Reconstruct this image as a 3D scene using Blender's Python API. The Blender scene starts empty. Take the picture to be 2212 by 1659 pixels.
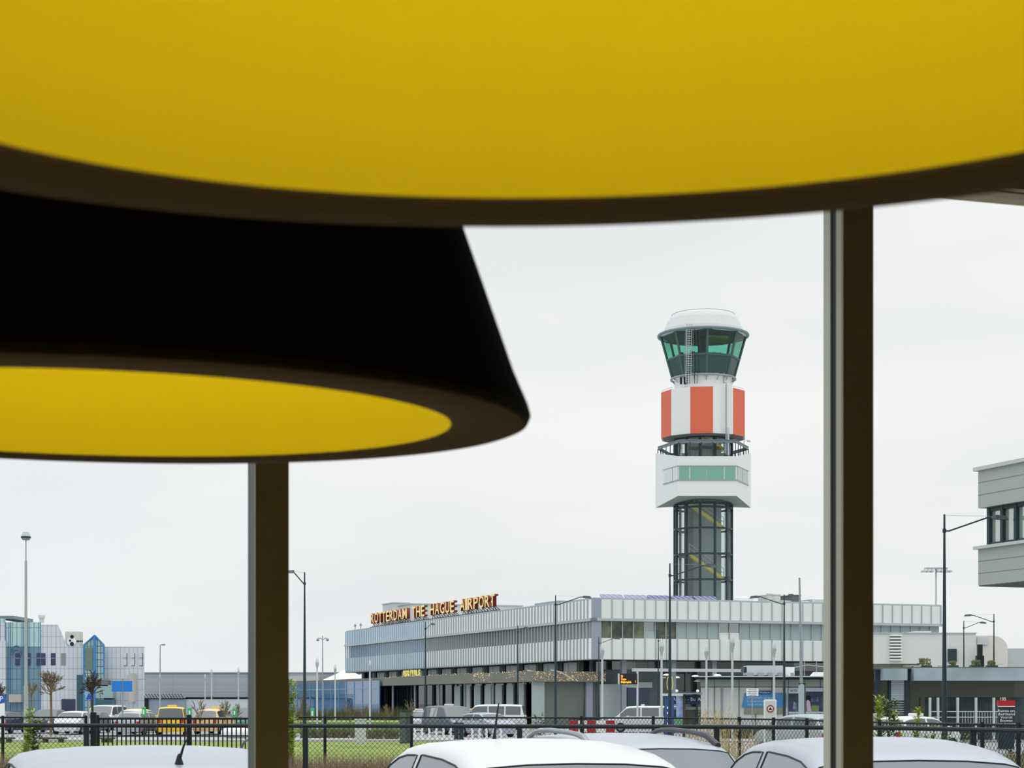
import bpy, bmesh, math, random
from mathutils import Vector, Matrix
random.seed(7)
S = bpy.context.scene
COL = S.collection
F, CX, HY, CZ = 4000.0, 1106.0, 1516.0, 1.75      # focal length (px), principal column, horizon row, eye height
GZ = -0.35                                        # the airport side of the road lies a little lower
PI = math.pi
R = math.radians

def P(px, py, Y):
    return Vector(((px-CX)*Y/F, Y, CZ+(HY-py)*Y/F))
def X(px, Y): return (px-CX)*Y/F
def Z(py, Y): return CZ+(HY-py)*Y/F
def G(Y):
    if Y < 33: return 0.0
    if Y > 55: return GZ
    return GZ*(Y-33)/22

# ---------------------------------------------------------------- materials
def lin(c):
    out = []
    for v in c[:3]:
        v = v/255.0
        out.append(v/12.92 if v <= .04045 else ((v+.055)/1.055)**2.4)
    return out
MATS = {}
def mat(name, rgb, rough=.6, metal=0.0, noise=0.06, scale=3.0, emit=0.0, spec=.4, rgb2=None, bump=0.0):
    if name in MATS: return MATS[name]
    m = bpy.data.materials.new(name); m.use_nodes = True
    nt = m.node_tree; b = nt.nodes['Principled BSDF']
    c = lin(rgb)
    b.inputs['Roughness'].default_value = rough
    b.inputs['Metallic'].default_value = metal
    b.inputs['Specular IOR Level'].default_value = spec
    tc = nt.nodes.new('ShaderNodeTexCoord'); nz = nt.nodes.new('ShaderNodeTexNoise')
    nz.inputs['Scale'].default_value = scale; nz.inputs['Detail'].default_value = 4
    nt.links.new(tc.outputs['Object'], nz.inputs['Vector'])
    rp = nt.nodes.new('ShaderNodeMix'); rp.data_type = 'RGBA'
    if rgb2 is not None:
        a, d = c, lin(rgb2)
        mr = nt.nodes.new('ShaderNodeMapRange'); mr.inputs['From Min'].default_value = .38; mr.inputs['From Max'].default_value = .62
        nt.links.new(nz.outputs['Fac'], mr.inputs['Value']); nt.links.new(mr.outputs['Result'], rp.inputs['Factor'])
    else:
        a = [v*(1-noise) for v in c]; d = [min(1, v*(1+noise)) for v in c]
        nt.links.new(nz.outputs['Fac'], rp.inputs['Factor'])
    rp.inputs['A'].default_value = (*a, 1); rp.inputs['B'].default_value = (*d, 1)
    nt.links.new(rp.outputs['Result'], b.inputs['Base Color'])
    if emit:
        b.inputs['Emission Color'].default_value = (*c, 1); b.inputs['Emission Strength'].default_value = emit
    if bump:
        bp = nt.nodes.new('ShaderNodeBump'); bp.inputs['Strength'].default_value = bump
        nt.links.new(nz.outputs['Fac'], bp.inputs['Height']); nt.links.new(bp.outputs['Normal'], b.inputs['Normal'])
    MATS[name] = m
    return m
def grid_mat(name, rgb, line, w, h, t=.04, rough=.5, off=0.0, rgb2=None, spec=.4, metal=0.0, hoff=0.0):
    """panels of w x h with joints, laid out in the object's own coordinates"""
    m = mat(name, rgb, rough, metal, spec=spec); nt = m.node_tree; b = nt.nodes['Principled BSDF']
    for l in list(b.inputs['Base Color'].links): nt.links.remove(l)
    tc = nt.nodes.new('ShaderNodeTexCoord'); sp = nt.nodes.new('ShaderNodeSeparateXYZ')
    nt.links.new(tc.outputs['Object'], sp.inputs[0])
    ad = nt.nodes.new('ShaderNodeMath'); ad.operation = 'ADD'
    nt.links.new(sp.outputs[0], ad.inputs[0]); nt.links.new(sp.outputs[1], ad.inputs[1])
    a2 = nt.nodes.new('ShaderNodeMath'); a2.operation = 'ADD'; a2.inputs[1].default_value = off
    nt.links.new(ad.outputs[0], a2.inputs[0])
    a3 = nt.nodes.new('ShaderNodeMath'); a3.operation = 'ADD'; a3.inputs[1].default_value = hoff
    nt.links.new(sp.outputs[2], a3.inputs[0])
    cb = nt.nodes.new('ShaderNodeCombineXYZ'); nt.links.new(a2.outputs[0], cb.inputs[0]); nt.links.new(a3.outputs[0], cb.inputs[1])
    br = nt.nodes.new('ShaderNodeTexBrick'); br.offset = 0; br.squash = 1
    br.inputs['Scale'].default_value = 1; br.inputs['Brick Width'].default_value = w; br.inputs['Row Height'].default_value = h
    br.inputs['Mortar Size'].default_value = t; br.inputs['Mortar Smooth'].default_value = 0
    br.inputs['Color1'].default_value = (*lin(rgb), 1); br.inputs['Color2'].default_value = (*lin(rgb2 or rgb), 1)
    br.inputs['Mortar'].default_value = (*lin(line), 1)
    nt.links.new(cb.outputs[0], br.inputs['Vector']); nt.links.new(br.outputs['Color'], b.inputs['Base Color'])
    return m
def glass(name, tint=(255, 255, 255), refl=.06, rough=0.0, clear=1.0, body=(30, 40, 40), gain=.45):
    """thin pane: see-through, tinted, with a reflection that grows at grazing angles; clear < 1 mixes in an opaque body"""
    if name in MATS: return MATS[name]
    m = bpy.data.materials.new(name); m.use_nodes = True; nt = m.node_tree
    for n in list(nt.nodes): nt.nodes.remove(n)
    out = nt.nodes.new('ShaderNodeOutputMaterial')
    tr = nt.nodes.new('ShaderNodeBsdfTransparent'); tr.inputs[0].default_value = (*lin(tint), 1)
    gl = nt.nodes.new('ShaderNodeBsdfGlossy'); gl.inputs['Roughness'].default_value = rough; gl.inputs['Color'].default_value = (1, 1, 1, 1)
    base = tr
    if clear < 1:
        df = nt.nodes.new('ShaderNodeBsdfDiffuse'); df.inputs[0].default_value = (*lin(body), 1)
        mx0 = nt.nodes.new('ShaderNodeMixShader'); mx0.inputs[0].default_value = clear
        nt.links.new(df.outputs[0], mx0.inputs[1]); nt.links.new(tr.outputs[0], mx0.inputs[2]); base = mx0
    lw = nt.nodes.new('ShaderNodeLayerWeight'); lw.inputs['Blend'].default_value = .25
    mr = nt.nodes.new('ShaderNodeMapRange'); mr.inputs['To Min'].default_value = refl; mr.inputs['To Max'].default_value = min(1, refl+gain)
    nt.links.new(lw.outputs['Fresnel'], mr.inputs['Value'])
    mx = nt.nodes.new('ShaderNodeMixShader')
    nt.links.new(mr.outputs['Result'], mx.inputs[0]); nt.links.new(base.outputs[0], mx.inputs[1]); nt.links.new(gl.outputs[0], mx.inputs[2])
    nt.links.new(mx.outputs[0], out.inputs[0])
    MATS[name] = m
    return m

# ---------------------------------------------------------------- mesh building
class MB:
    def __init__(s): s.v = []; s.f = []
    def add(s, vs, fs):
        o = len(s.v); s.v += [tuple(v) for v in vs]; s.f += [tuple(i+o for i in f) for f in fs]; return s
    def box(s, x0, x1, y0, y1, z0, z1):
        return s.add([(x0,y0,z0),(x1,y0,z0),(x1,y1,z0),(x0,y1,z0),(x0,y0,z1),(x1,y0,z1),(x1,y1,z1),(x0,y1,z1)],
                     [(0,3,2,1),(4,5,6,7),(0,1,5,4),(1,2,6,5),(2,3,7,6),(3,0,4,7)])
    def cyl(s, p0, p1, r0, r1=None, n=10, cap=True):
        p0 = Vector(p0); p1 = Vector(p1); r1 = r0 if r1 is None else r1
        d = (p1-p0).normalized(); a = d.orthogonal().normalized(); b = d.cross(a)
        vs = []
        for p, r in ((p0, r0), (p1, r1)):
            for k in range(n):
                t = 2*PI*k/n; vs.append(p+a*(r*math.cos(t))+b*(r*math.sin(t)))
        fs = [(k, (k+1) % n, n+(k+1) % n, n+k) for k in range(n)]
        if cap: fs += [tuple(reversed(range(n))), tuple(range(n, 2*n))]
        return s.add(vs, fs)
    def tube(s, pts, r, n=6, closed=False):
        pts = [Vector(p) for p in pts]; N = len(pts)
        rr = r if isinstance(r, (list, tuple)) else [r]*N
        vs = []; prev = None
        for i, p in enumerate(pts):
            if closed: d = pts[(i+1) % N]-pts[i-1]
            else: d = pts[min(i+1, N-1)]-pts[max(i-1, 0)]
            d.normalize()
            if prev is None: a = d.orthogonal().normalized()
            else: a = (prev-d*prev.dot(d)).normalized()
            prev = a; b = d.cross(a)
            for k in range(n):
                t = 2*PI*k/n; vs.append(p+a*(rr[i]*math.cos(t))+b*(rr[i]*math.sin(t)))
        fs = []
        for i in range(N if closed else N-1):
            j = (i+1) % N
            for k in range(n): fs.append((i*n+k, i*n+(k+1) % n, j*n+(k+1) % n, j*n+k))
        if not closed: fs += [tuple(reversed(range(n))), tuple(range((N-1)*n, N*n))]
        return s.add(vs, fs)
    def lathe(s, prof, n=32, c=(0, 0, 0), closed=False, a0=0.0):
        vs = []; fs = []; m = len(prof)
        for k in range(n):
            t = 2*PI*k/n+a0
            for r, z in prof: vs.append((c[0]+r*math.cos(t), c[1]+r*math.sin(t), c[2]+z))
        for k in range(n):
            j = (k+1) % n
            for i in range(m if closed else m-1):
                i2 = (i+1) % m; fs.append((k*m+i, j*m+i, j*m+i2, k*m+i2))
        return s.add(vs, fs)
    def prism(s, poly, z0, z1):
        n = len(poly)
        return s.add([(x, y, z0) for x, y in poly]+[(x, y, z1) for x, y in poly],
                     [tuple(reversed(range(n))), tuple(range(n, 2*n))]+[(k, (k+1) % n, n+(k+1) % n, n+k) for k in range(n)])
    def vprism(s, poly, y0, y1):
        """outline in x,z given depth y0..y1"""
        n = len(poly)
        return s.add([(x, y0, z) for x, z in poly]+[(x, y1, z) for x, z in poly],
                     [tuple(range(n)), tuple(reversed(range(n, 2*n)))]+[(k, n+k, n+(k+1) % n, (k+1) % n) for k in range(n)])
    def quad(s, a, b, c, d): return s.add([a, b, c, d], [(0, 1, 2, 3)])
    def ball(s, c, r, n=8, sz=1.0):
        prof = [(max(1e-4, r*math.sin(PI*i/n)), -r*sz*math.cos(PI*i/n)) for i in range(n+1)]
        return s.lathe(prof, n+2, c)
    def build(s, name, m, parent=None, loc=None, rz=None, smooth=False, bevel=0.0):
        me = bpy.data.meshes.new(name); me.from_pydata([tuple(v) for v in s.v], [], s.f)
        bm = bmesh.new(); bm.from_mesh(me); bmesh.ops.recalc_face_normals(bm, faces=bm.faces)
        bm.to_mesh(me); bm.free()
        ms = m if isinstance(m, (list, tuple)) else [m]
        for q in ms: me.materials.append(q)
        if smooth:
            for p in me.polygons: p.use_smooth = True
            if hasattr(me, 'set_sharp_from_angle'): me.set_sharp_from_angle(angle=R(38))
        o = bpy.data.objects.new(name, me); COL.objects.link(o)
        if parent: o.parent = parent
        if loc is not None: o.location = loc
        if rz is not None: o.rotation_euler.z = rz
        if bevel:
            bv = o.modifiers.new('bevel', 'BEVEL'); bv.width = bevel; bv.segments = 2; bv.limit_method = 'ANGLE'
        return o
def thing(name, label, cat, loc=(0, 0, 0), rz=0.0, group=None, kind=None):
    o = bpy.data.objects.new(name, None); COL.objects.link(o)
    o.empty_display_size = .1; o.location = loc; o.rotation_euler.z = rz
    return tag(o, label, cat, group, kind)
def tag(o, label=None, cat=None, group=None, kind=None):
    if label: o['label'] = label
    if cat: o['category'] = cat
    if group: o['group'] = group
    if kind: o['kind'] = kind
    return o
def copy_tree(o, parent=None):
    c = o.copy(); COL.objects.link(c)
    if parent is not None: c.parent = parent
    for ch in [q for q in o.children]: copy_tree(ch, c)
    return c
def text_mesh(s, size, extrude, sx=1.0, offset=0.0):
    cu = bpy.data.curves.new('t', 'FONT'); cu.body = s; cu.size = size; cu.extrude = extrude; cu.offset = offset
    cu.resolution_u = 2
    o = bpy.data.objects.new('t', cu); COL.objects.link(o)
    dg = bpy.context.evaluated_depsgraph_get(); dg.update()
    me = bpy.data.meshes.new_from_object(o.evaluated_get(dg))
    bpy.data.objects.remove(o); bpy.data.curves.remove(cu)
    return me
def text_obj(name, s, m, size, extrude, parent=None, loc=(0, 0, 0), rot=(PI/2, 0, 0), sx=1.0, offset=0.0, center=True, msub=None):
    me = text_mesh(s, size, extrude, sx, offset)
    xs = [v.co.x for v in me.vertices] or [0]; x0, x1 = min(xs), max(xs)
    for v in me.vertices:
        v.co.x = (v.co.x-((x0+x1)/2 if center else x0))*sx
    me.transform(Matrix.Rotation(rot[2], 4, 'Z') @ Matrix.Rotation(rot[0], 4, 'X'))
    me.materials.clear(); me.materials.append(m)
    if msub is not None:
        me.materials.append(msub)
        for p in me.polygons: p.material_index = 0 if abs(p.normal.z) < .1 and abs(p.normal.dot(Vector((math.sin(rot[2]), -math.cos(rot[2]), 0)))) > .9 else 1
    o = bpy.data.objects.new(name, me); COL.objects.link(o)
    if parent: o.parent = parent
    o.location = loc
    return o

# common materials
M_asph = mat('asphalt', (150, 152, 154), .9, noise=.12, scale=2)
M_pave = mat('pale_paving', (172, 172, 172), .9, noise=.1, scale=1.5)
M_grass = mat('grass', (140, 158, 74), .9, rgb2=(112, 132, 58), scale=.9)
M_dark = mat('dark_green_steel', (44, 62, 68), .45, .3)
M_black = mat('black_metal', (22, 30, 34), .5, .2)
M_grey = mat('grey_steel', (150, 160, 166), .45, .3)
M_pgrey = mat('pale_grey_paint', (196, 202, 204), .5)
M_white = mat('white_paint', (238, 240, 240), .45)
M_rub = mat('black_rubber', (24, 26, 30), .6)
M_alu = mat('aluminium', (190, 196, 200), .35, .6)
M_winglow = mat('clear_lens', (240, 246, 250), .2, emit=.25)
# ---------------------------------------------------------------- camera, sky, render look
cam_d = bpy.data.cameras.new('camera'); cam = bpy.data.objects.new('camera', cam_d); COL.objects.link(cam)
cam.location = (0, 0, CZ); cam.rotation_euler = (PI/2, 0, 0)
cam_d.sensor_width = 36; cam_d.sensor_fit = 'HORIZONTAL'; cam_d.lens = F/2212*36
cam_d.shift_y = (HY-829.5)/2212; cam_d.clip_start = .05; cam_d.clip_end = 3000
cam_d.dof.use_dof = True; cam_d.dof.focus_distance = 90; cam_d.dof.aperture_fstop = cam_d.lens/5.2
S.camera = cam
S.view_settings.view_transform = 'Standard'; S.view_settings.look = 'None'
S.view_settings.gamma = 1; S.view_settings.exposure = 0.0; S.view_settings.use_curve_mapping = False
S.cycles.use_denoising = True; S.cycles.max_bounces = 10; S.cycles.transparent_max_bounces = 24
S.cycles.sample_clamp_indirect = 8

w = bpy.data.worlds.new('overcast_sky'); S.world = w; w.use_nodes = True; nt = w.node_tree
bg = nt.nodes['Background']; tc = nt.nodes.new('ShaderNodeTexCoord'); sp = nt.nodes.new('ShaderNodeSeparateXYZ')
nt.links.new(tc.outputs['Generated'], sp.inputs[0])
mp = nt.nodes.new('ShaderNodeMapping'); mp.inputs['Scale'].default_value = (1.2, 1.2, 5)
nt.links.new(tc.outputs['Generated'], mp.inputs[0])
nz = nt.nodes.new('ShaderNodeTexNoise'); nz.inputs['Scale'].default_value = 2.2; nz.inputs['Detail'].default_value = 5; nz.inputs['Roughness'].default_value = .45
nt.links.new(mp.outputs[0], nz.inputs['Vector'])
mr0 = nt.nodes.new('ShaderNodeMapRange'); mr0.inputs['From Min'].default_value = .35; mr0.inputs['From Max'].default_value = .62
nt.links.new(nz.outputs['Fac'], mr0.inputs['Value'])
mx = nt.nodes.new('ShaderNodeMix'); mx.data_type = 'RGBA'
mx.inputs['A'].default_value = (*lin((229, 231, 233)), 1); mx.inputs['B'].default_value = (*lin((243, 243, 242)), 1)
nt.links.new(mr0.outputs['Result'], mx.inputs['Factor'])
# a little bluer and duller low in the west (left)
mrx = nt.nodes.new('ShaderNodeMapRange'); mrx.inputs['From Min'].default_value = -.05; mrx.inputs['From Max'].default_value = -.26
mrx.inputs['To Min'].default_value = 0; mrx.inputs['To Max'].default_value = .55
nt.links.new(sp.outputs[0], mrx.inputs['Value'])
mx2 = nt.nodes.new('ShaderNodeMix'); mx2.data_type = 'RGBA'; mx2.inputs['B'].default_value = (*lin((224, 229, 235)), 1)
nt.links.new(mrx.outputs['Result'], mx2.inputs['Factor']); nt.links.new(mx.outputs['Result'], mx2.inputs['A'])
mr = nt.nodes.new('ShaderNodeMapRange'); mr.inputs['From Min'].default_value = .40; mr.inputs['From Max'].default_value = 1.0
mr.inputs['To Min'].default_value = 1.07; mr.inputs['To Max'].default_value = 2.7
nt.links.new(sp.outputs[2], mr.inputs['Value'])
nt.links.new(mx2.outputs['Result'], bg.inputs['Color']); nt.links.new(mr.outputs['Result'], bg.inputs['Strength'])

# ---------------------------------------------------------------- the room behind the glass (its window wall runs obliquely)
WL, WR = Vector((.93, 5.0, 0)), R(17)
cw, sw = math.cos(WR), math.sin(WR)
def wx(px):
    u = (px-CX)/F; return (5*u-.93)/(cw-sw*u)
ZS, ZH, ZC, ZF = .90, 3.165, 3.75, .12
M_wall = mat('dark_room_wall', (46, 41, 34), .9)
M_ceil = mat('room_ceiling', (46, 42, 35), .9)
M_floor = mat('room_floor', (214, 196, 156), .5, noise=.15, scale=2)
M_brown = mat('brown_frame_paint', (186, 172, 134), .5)
M_bead = mat('pale_frame_profile', (214, 218, 196), .4)
M_gask = mat('gasket', (20, 24, 28), .6)
def room(name, mb, m): return tag(mb.build(name, m, loc=WL, rz=WR), kind='structure')
XL, XR, YB = -6.4, 4.8, -8.0
room('floor', MB().box(XL, XR, YB, .3, ZF-.2, ZF), M_floor)
room('ceiling', MB().box(XL, XR, YB, .3, ZC, ZC+.2), M_ceil)
room('wall_left', MB().box(XL-.2, XL, YB, .3, ZF-.2, ZC+.2), M_wall)
room('wall_right', MB().box(XR, XR+.2, YB, .3, ZF-.2, ZC+.2), M_wall)
room('wall_back', MB().box(XL-.2, XR+.2, YB-.2, YB, ZF-.2, ZC+.2), M_wall)
room('wall_front', MB().box(XL, XR, 0.0, .3, -.1, ZS).box(XL, XR, 0.0, .3, ZH+.09, ZC+.2)
     .box(XL, -4.95, 0.0, .3, ZS, ZH+.09).box(3.3, XR, 0.0, .3, ZS, ZH+.09), M_wall)
lA, lB = wx(550), wx(622); rA, rB = wx(1817), wx(1882)
pitch = (rA+rB)/2-(lA+lB)/2
mull = [(lA-pitch, lB-pitch), (lA-2*pitch, lB-2*pitch), (lA, lB), (rA, rB), (rA+pitch, rB+pitch)]
mull.sort()
room('trim_1', MB().box(-4.95, 3.3, -.03, 0.0, ZH, ZH+.09).box(-4.95, 3.3, -.1, 0.0, ZS-.04, ZS), M_brown)
M_bead2 = mat('grey_green_reflection', (66, 80, 62), .5); M_navy = mat('navy_reflection', (12, 16, 42), .5)  # left mullion only: dark reflections put into the profile colours
for k, (a, b) in enumerate(mull):
    left = abs(a-lA) < .01
    t = room('trim_%d' % (k+2), MB().box(a, b, -.012, .0, ZS, ZH), M_brown)
    if left:
        MB().box(a, b, .0, .068, ZS, ZH).build('inner_profile', M_bead2, t)['label'] = 'inner edge of the mullion, dark reflection painted in grey green'
        MB().box(a, b, .068, .105, ZS, ZH).build('outer_profile', M_navy, t)['label'] = 'outer edge of the mullion, dark reflection painted in navy'
        continue
    q = MB().box(a, b, .0, .030, ZS, ZH).build('inner_profile', M_bead, t); q['label'] = 'pale inner edge of the mullion'
    q = MB().box(a+.004, b-.004, .030, .065, ZS, ZH).build('gasket', M_gask, t); q['label'] = 'black gasket between the pale profiles'
    q = MB().box(a, b, .065, .105, ZS, ZH).build('outer_profile', M_bead, t); q['label'] = 'pale outer edge of the mullion'
M_pane = glass('window_pane', (254, 255, 254), .015)
edges = [-4.95]+[v for ab in mull for v in ab]+[3.3]
n = 1
for a, b in zip(edges[0::2], edges[1::2]):
    if b-a > .2:
        root = bpy.data.objects.new('window_%d' % n, None); COL.objects.link(root); root.location = WL; root.rotation_euler.z = WR
        tag(root, kind='structure')
        MB().quad((a, .047, ZS), (b, .047, ZS), (b, .047, ZH+.05), (a, .047, ZH+.05)).build('pane', M_pane, root)
        MB().box(a, b, 0.0, .105, ZH-.004, ZH+.09).box(a, b, 0, .105, ZS, ZS+.03).build('window_frame', M_brown, root)
        n += 1

# ---------------------------------------------------------------- pendant lamps
M_rimf = mat('floor_lit_felt', (112, 96, 68), .95, noise=.12, scale=40, spec=.1)  # same felt as the shade, light from the floor put into its colour
M_felt = mat('black_brown_felt', (46, 38, 28), .95, noise=.12, scale=40, spec=.15)
M_yel = mat('yellow_lining', (226, 203, 18), .85, noise=.02, scale=14, spec=.15)
M_cord = mat('black_cord', (16, 16, 16), .6)
M_bulb = mat('lit_bulb', (255, 246, 225), .3, emit=3.0)
def pendant(label, cx, cy, H, Rin, Rout, na, nb, energy):
    z0 = CZ+H
    root = thing('pendant_lamp', label, 'lamp', (cx, cy, z0))
    nrm = Vector((-na, -nb, 1)).normalized()
    root.rotation_mode = 'QUATERNION'; root.rotation_quaternion = Vector((0, 0, 1)).rotation_difference(nrm)
    hh = .46; k = .36
    prof = [(Rout-.009, -.002), (Rout-.004, .0), (Rout-.0005, .008), (Rout-.004, .02)]
    MB().lathe([(Rin, .02), (Rin, .0), (Rin+.004, -.003), (Rout-.012, -.003), (Rout-.008, -.0015), (Rout-.008, .02)], 128, closed=True).build('rim', M_rimf, root, smooth=True)['label'] = 'felt underside of the shade, painted lighter brown as if floor lit'
    prof += [(Rout-k*h, h) for h in (.06, .12, .2, .3, .4, hh)]
    rt = Rout-k*hh
    prof += [(rt-.03*(1-math.cos(a)), hh+.09*math.sin(a)) for a in (R(30), R(60), R(90))]
    prof += [(rt*.5, hh+.11), (.05, hh+.12), (.0005, hh+.12)]
    MB().lathe(prof, 128).build('shade', M_felt, root, smooth=True)
    inn = [(Rin, -.0005)]+[(Rin-.20*h, h) for h in (.01, .05, .1, .16, .24, .32, .38)]
    ri = Rin-.20*.38
    inn += [(ri-.02, .415), (ri-.06, .435), (ri*.5, .44), (.0005, .44)]
    q = MB().lathe(inn, 128).build('lining', M_yel, root, smooth=True); q['label'] = 'bright yellow lining of the shade'
    MB().cyl((0, 0, .44), (0, 0, .26), .03, .025, 20).build('bulb_holder', M_cord, root)
    q = MB().ball((0, 0, .225), .045, 10).build('bulb', M_bulb, root, smooth=True)
    up = root.rotation_quaternion.inverted() @ Vector((0, 0, ZC-z0-(hh+.12)))
    c0 = Vector((0, 0, hh+.118))
    MB().cyl(c0, c0+up, .005, n=8).build('cord', M_cord, root)
    MB().cyl(c0+up*.985, c0+up, .06, n=24).build('ceiling_rose', M_cord, root)
    l = bpy.data.lights.new('bulb_light', 'POINT'); l.energy = energy; l.shadow_soft_size = .06; l.color = (1, .98, .9)
    lo = bpy.data.objects.new('bulb_light', l); COL.objects.link(lo); lo.parent = root; lo.location = (0, 0, .11)
    return root
H = .35
ROOMW = 55
pendant('huge dark pendant lamp with yellow lining, filling the top of the view', .124*H, 2.7546*H, H, 1.2412*H, 1.5785*H, .019, .0721, 2.65)
pendant('dark conical pendant lamp with yellow lining, lower on the left behind the huge one', -1.49*H, 6.5537*H, H, 1.2736*H, 1.5579*H, -.0081, .0307, 3.0)
pendant('unseen pendant lamp added behind the viewer to brighten the room, nearer the window', -2.3, -1.6, .38, .44, .545, 0, 0, ROOMW)  # this and the next are unseen lamps added to brighten the room
pendant('unseen pendant lamp added further back behind the viewer to brighten the room', -1.0, -3.9, .38, .44, .545, 0, 0, ROOMW)
# ---------------------------------------------------------------- cars
M_cglass = None
def rear_glass(): return glass('car_sloping_window', (140, 160, 166), .13, .02, clear=.35, body=(86, 108, 122), gain=.30)
def car_glass(): return glass('car_window', (140, 160, 166), .27, .02, clear=.35, body=(96, 116, 130), gain=.40)
M_tyre = mat('tyre', (30, 31, 33), .85)
M_rim = mat('wheel_rim', (150, 154, 158), .35, .7)
M_red = mat('tail_lamp_red', (190, 30, 40), .25)
M_plate = mat('yellow_plate', (230, 190, 40), .5)
M_lens = mat('headlamp', (225, 232, 236), .15)
def paint(name, rgb, rough=.28, metal=.0):
    return mat(name, rgb, rough, metal, noise=.01, spec=.5)
def interp(tab, x):
    if x <= tab[0][0]: return tab[0][1:]
    for a, b in zip(tab, tab[1:]):
        if x <= b[0]:
            t = (x-a[0])/(b[0]-a[0]+1e-9); return tuple(p+(q-p)*t for p, q in zip(a[1:], b[1:]))
    return tab[-1][1:]
TYPES = {
 # x (share of length, rear -.5 .. front .5), top height, half width  (shares of H and W)
 'hatch': dict(top=[(-.5,.40,.80),(-.492,.56,.88),(-.478,.645,.92),(-.468,.665,.935),(-.395,.915,.94),(-.375,.94,.945),(-.31,.972,.955),(-.22,.990,.97),(-.1,1.0,1),(.03,.99,1),(.09,.972,1),(.14,.935,1),(.285,.70,.98),(.32,.665,.97),(.42,.60,.93),(.475,.53,.86),(.495,.40,.78)],
               rear=(-.468,-.395), front=(.14,.285), belt=.64, sides=[(-.385,-.085),(-.055,.225)], lean=.42),
 'van': dict(top=[(-.5,.35,.88),(-.495,.55,.93),(-.488,.6,.95),(-.455,.955,.955),(-.43,.985,.965),(-.3,1,1),(.1,1,1),(.2,.985,1),(.24,.955,1),(.375,.60,.98),(.40,.57,.97),(.46,.50,.93),(.492,.42,.86),(.5,.3,.8)],
               rear=(-.488,-.455), front=(.24,.375), belt=.56, sides=[(-.44,-.22),(-.20,.03),(.05,.32)], lean=.20),
}
def make_car(kind, L, W, H, body, fine=True, tail=True, rails=None, rail_r=.024, antenna=None, seal=True, plate=False, sidewin=True, gl=None, sign=None, gr_clear=.2):
    T = TYPES[kind]; gl = gl or car_glass()
    xs = set(t[0] for t in T['top'])
    for a, b in T['sides']: xs |= {a, b}
    xs |= set(T['rear']) | set(T['front'])
    xs = sorted(xs)
    if fine:
        out = []
        for a, b in zip(xs, xs[1:]):
            m = 3 if b-a > .03 else 1
            out += [a+(b-a)*i/m for i in range(m)]
        xs = out+[xs[-1]]
    belt = T['belt']*H
    rows = []
    for x in xs:
        zt, wf = interp(T['top'], x); zt *= H; w = W/2*wf
        b = min(belt, zt-.03*H); gh = zt-b
        crown = min(.052*H, gh*.2)
        ze = zt-crown
        we = w*.985-T['lean']*(ze-b)
        pts = [(w*.90, gr_clear), (w*.985, gr_clear+.10), (w, min(b, .36*H)), (w*.99, b-.02)]
        for t in (.10, .94): pts.append((w*.985+(we-w*.985)*t, b+(ze-b)*t))
        pts += [(we, ze), (we*.93, ze+crown*.45), (we*.8, ze+crown*.70), (we*.45, ze+crown*.93), (0, zt)]
        ring = [(x*L, p[0], p[1]) for p in pts]+[(x*L, -p[0], p[1]) for p in reversed(pts[:-1])]
        rows.append(ring)
    n = len(rows[0]); V = [v for r in rows for v in r]
    bodyf, win = [], {}
    def key(i, k):
        xm = (xs[i]+xs[i+1])/2
        kk = k if k < (n-1)/2 else n-2-k
        if 7 <= kk <= 9:
            if T['rear'][0] <= xm <= T['rear'][1]: return 'rear_window'
            if T['front'][0] <= xm <= T['front'][1]: return 'windscreen'
        if kk == 4 and sidewin:
            for a, b in T['sides']:
                if a <= xm <= b: return ('side', a, k < (n-1)/2)
        return None
    for i in range(len(xs)-1):
        for k in range(n-1):
            f = (i*n+k, i*n+k+1, (i+1)*n+k+1, (i+1)*n+k); q = key(i, k)
            (bodyf if q is None else win.setdefault(q, [])).append(f)
    bodyf.append(tuple(range(n))); bodyf.append(tuple(reversed(range((len(xs)-1)*n, len(xs)*n))))
    for i in range(len(xs)-1): bodyf.append((i*n, (i+1)*n, (i+1)*n+n-1, i*n+n-1))
    root = bpy.data.objects.new('car', None); COL.objects.link(root); root.empty_display_size = .1
    def sub(fs):
        used = sorted({i for f in fs for i in f}); mp = {u: j for j, u in enumerate(used)}
        return MB().add([V[u] for u in used], [tuple(mp[i] for i in f) for f in fs])
    sub(bodyf).build('body', body, root, smooth=True)
    for q, fs in win.items():
        nm = q if isinstance(q, str) else 'side_window'
        o = sub(fs).build(nm, rear_glass() if fine and nm != 'side_window' else gl, root, smooth=True)
        if seal:
            cnt = {}
            for f in fs:
                for a, b in zip(f, f[1:]+f[:1]): cnt[frozenset((a, b))] = cnt.get(frozenset((a, b)), 0)+1
            nb = {}
            for e, c in cnt.items():
                if c == 1:
                    a, b = tuple(e); nb.setdefault(a, []).append(b); nb.setdefault(b, []).append(a)
            st = next(iter(nb)); loop = [st]; prev = None
            while True:
                nx = [j for j in nb[loop[-1]] if j != prev]
                if not nx: break
                prev = loop[-1]
                if nx[0] == st: break
                loop.append(nx[0])
                if len(loop) > 500: break
            MB().tube([V[j] for j in loop], .008 if nm == 'side_window' else .006, 5, closed=True).build('window_seal', M_rub, o, smooth=True)
    # interior, so that one sees seats and not a hollow shell
    c = MB().box(-.44*L, .30*L, -.40*W, .40*W, .32, belt-.12)
    for sx in (-.22, .02):
        for sy in (-.21, .21): c.box(sx*L-.06, sx*L+.06, sy*W-.22, sy*W+.22, belt-.12, belt+.12).box(sx*L-.04, sx*L+.04, sy*W-.11, sy*W+.11, belt+.12, belt+.27)
    c.build('interior', mat('car_interior', (58, 62, 66), .8), root)
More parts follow.
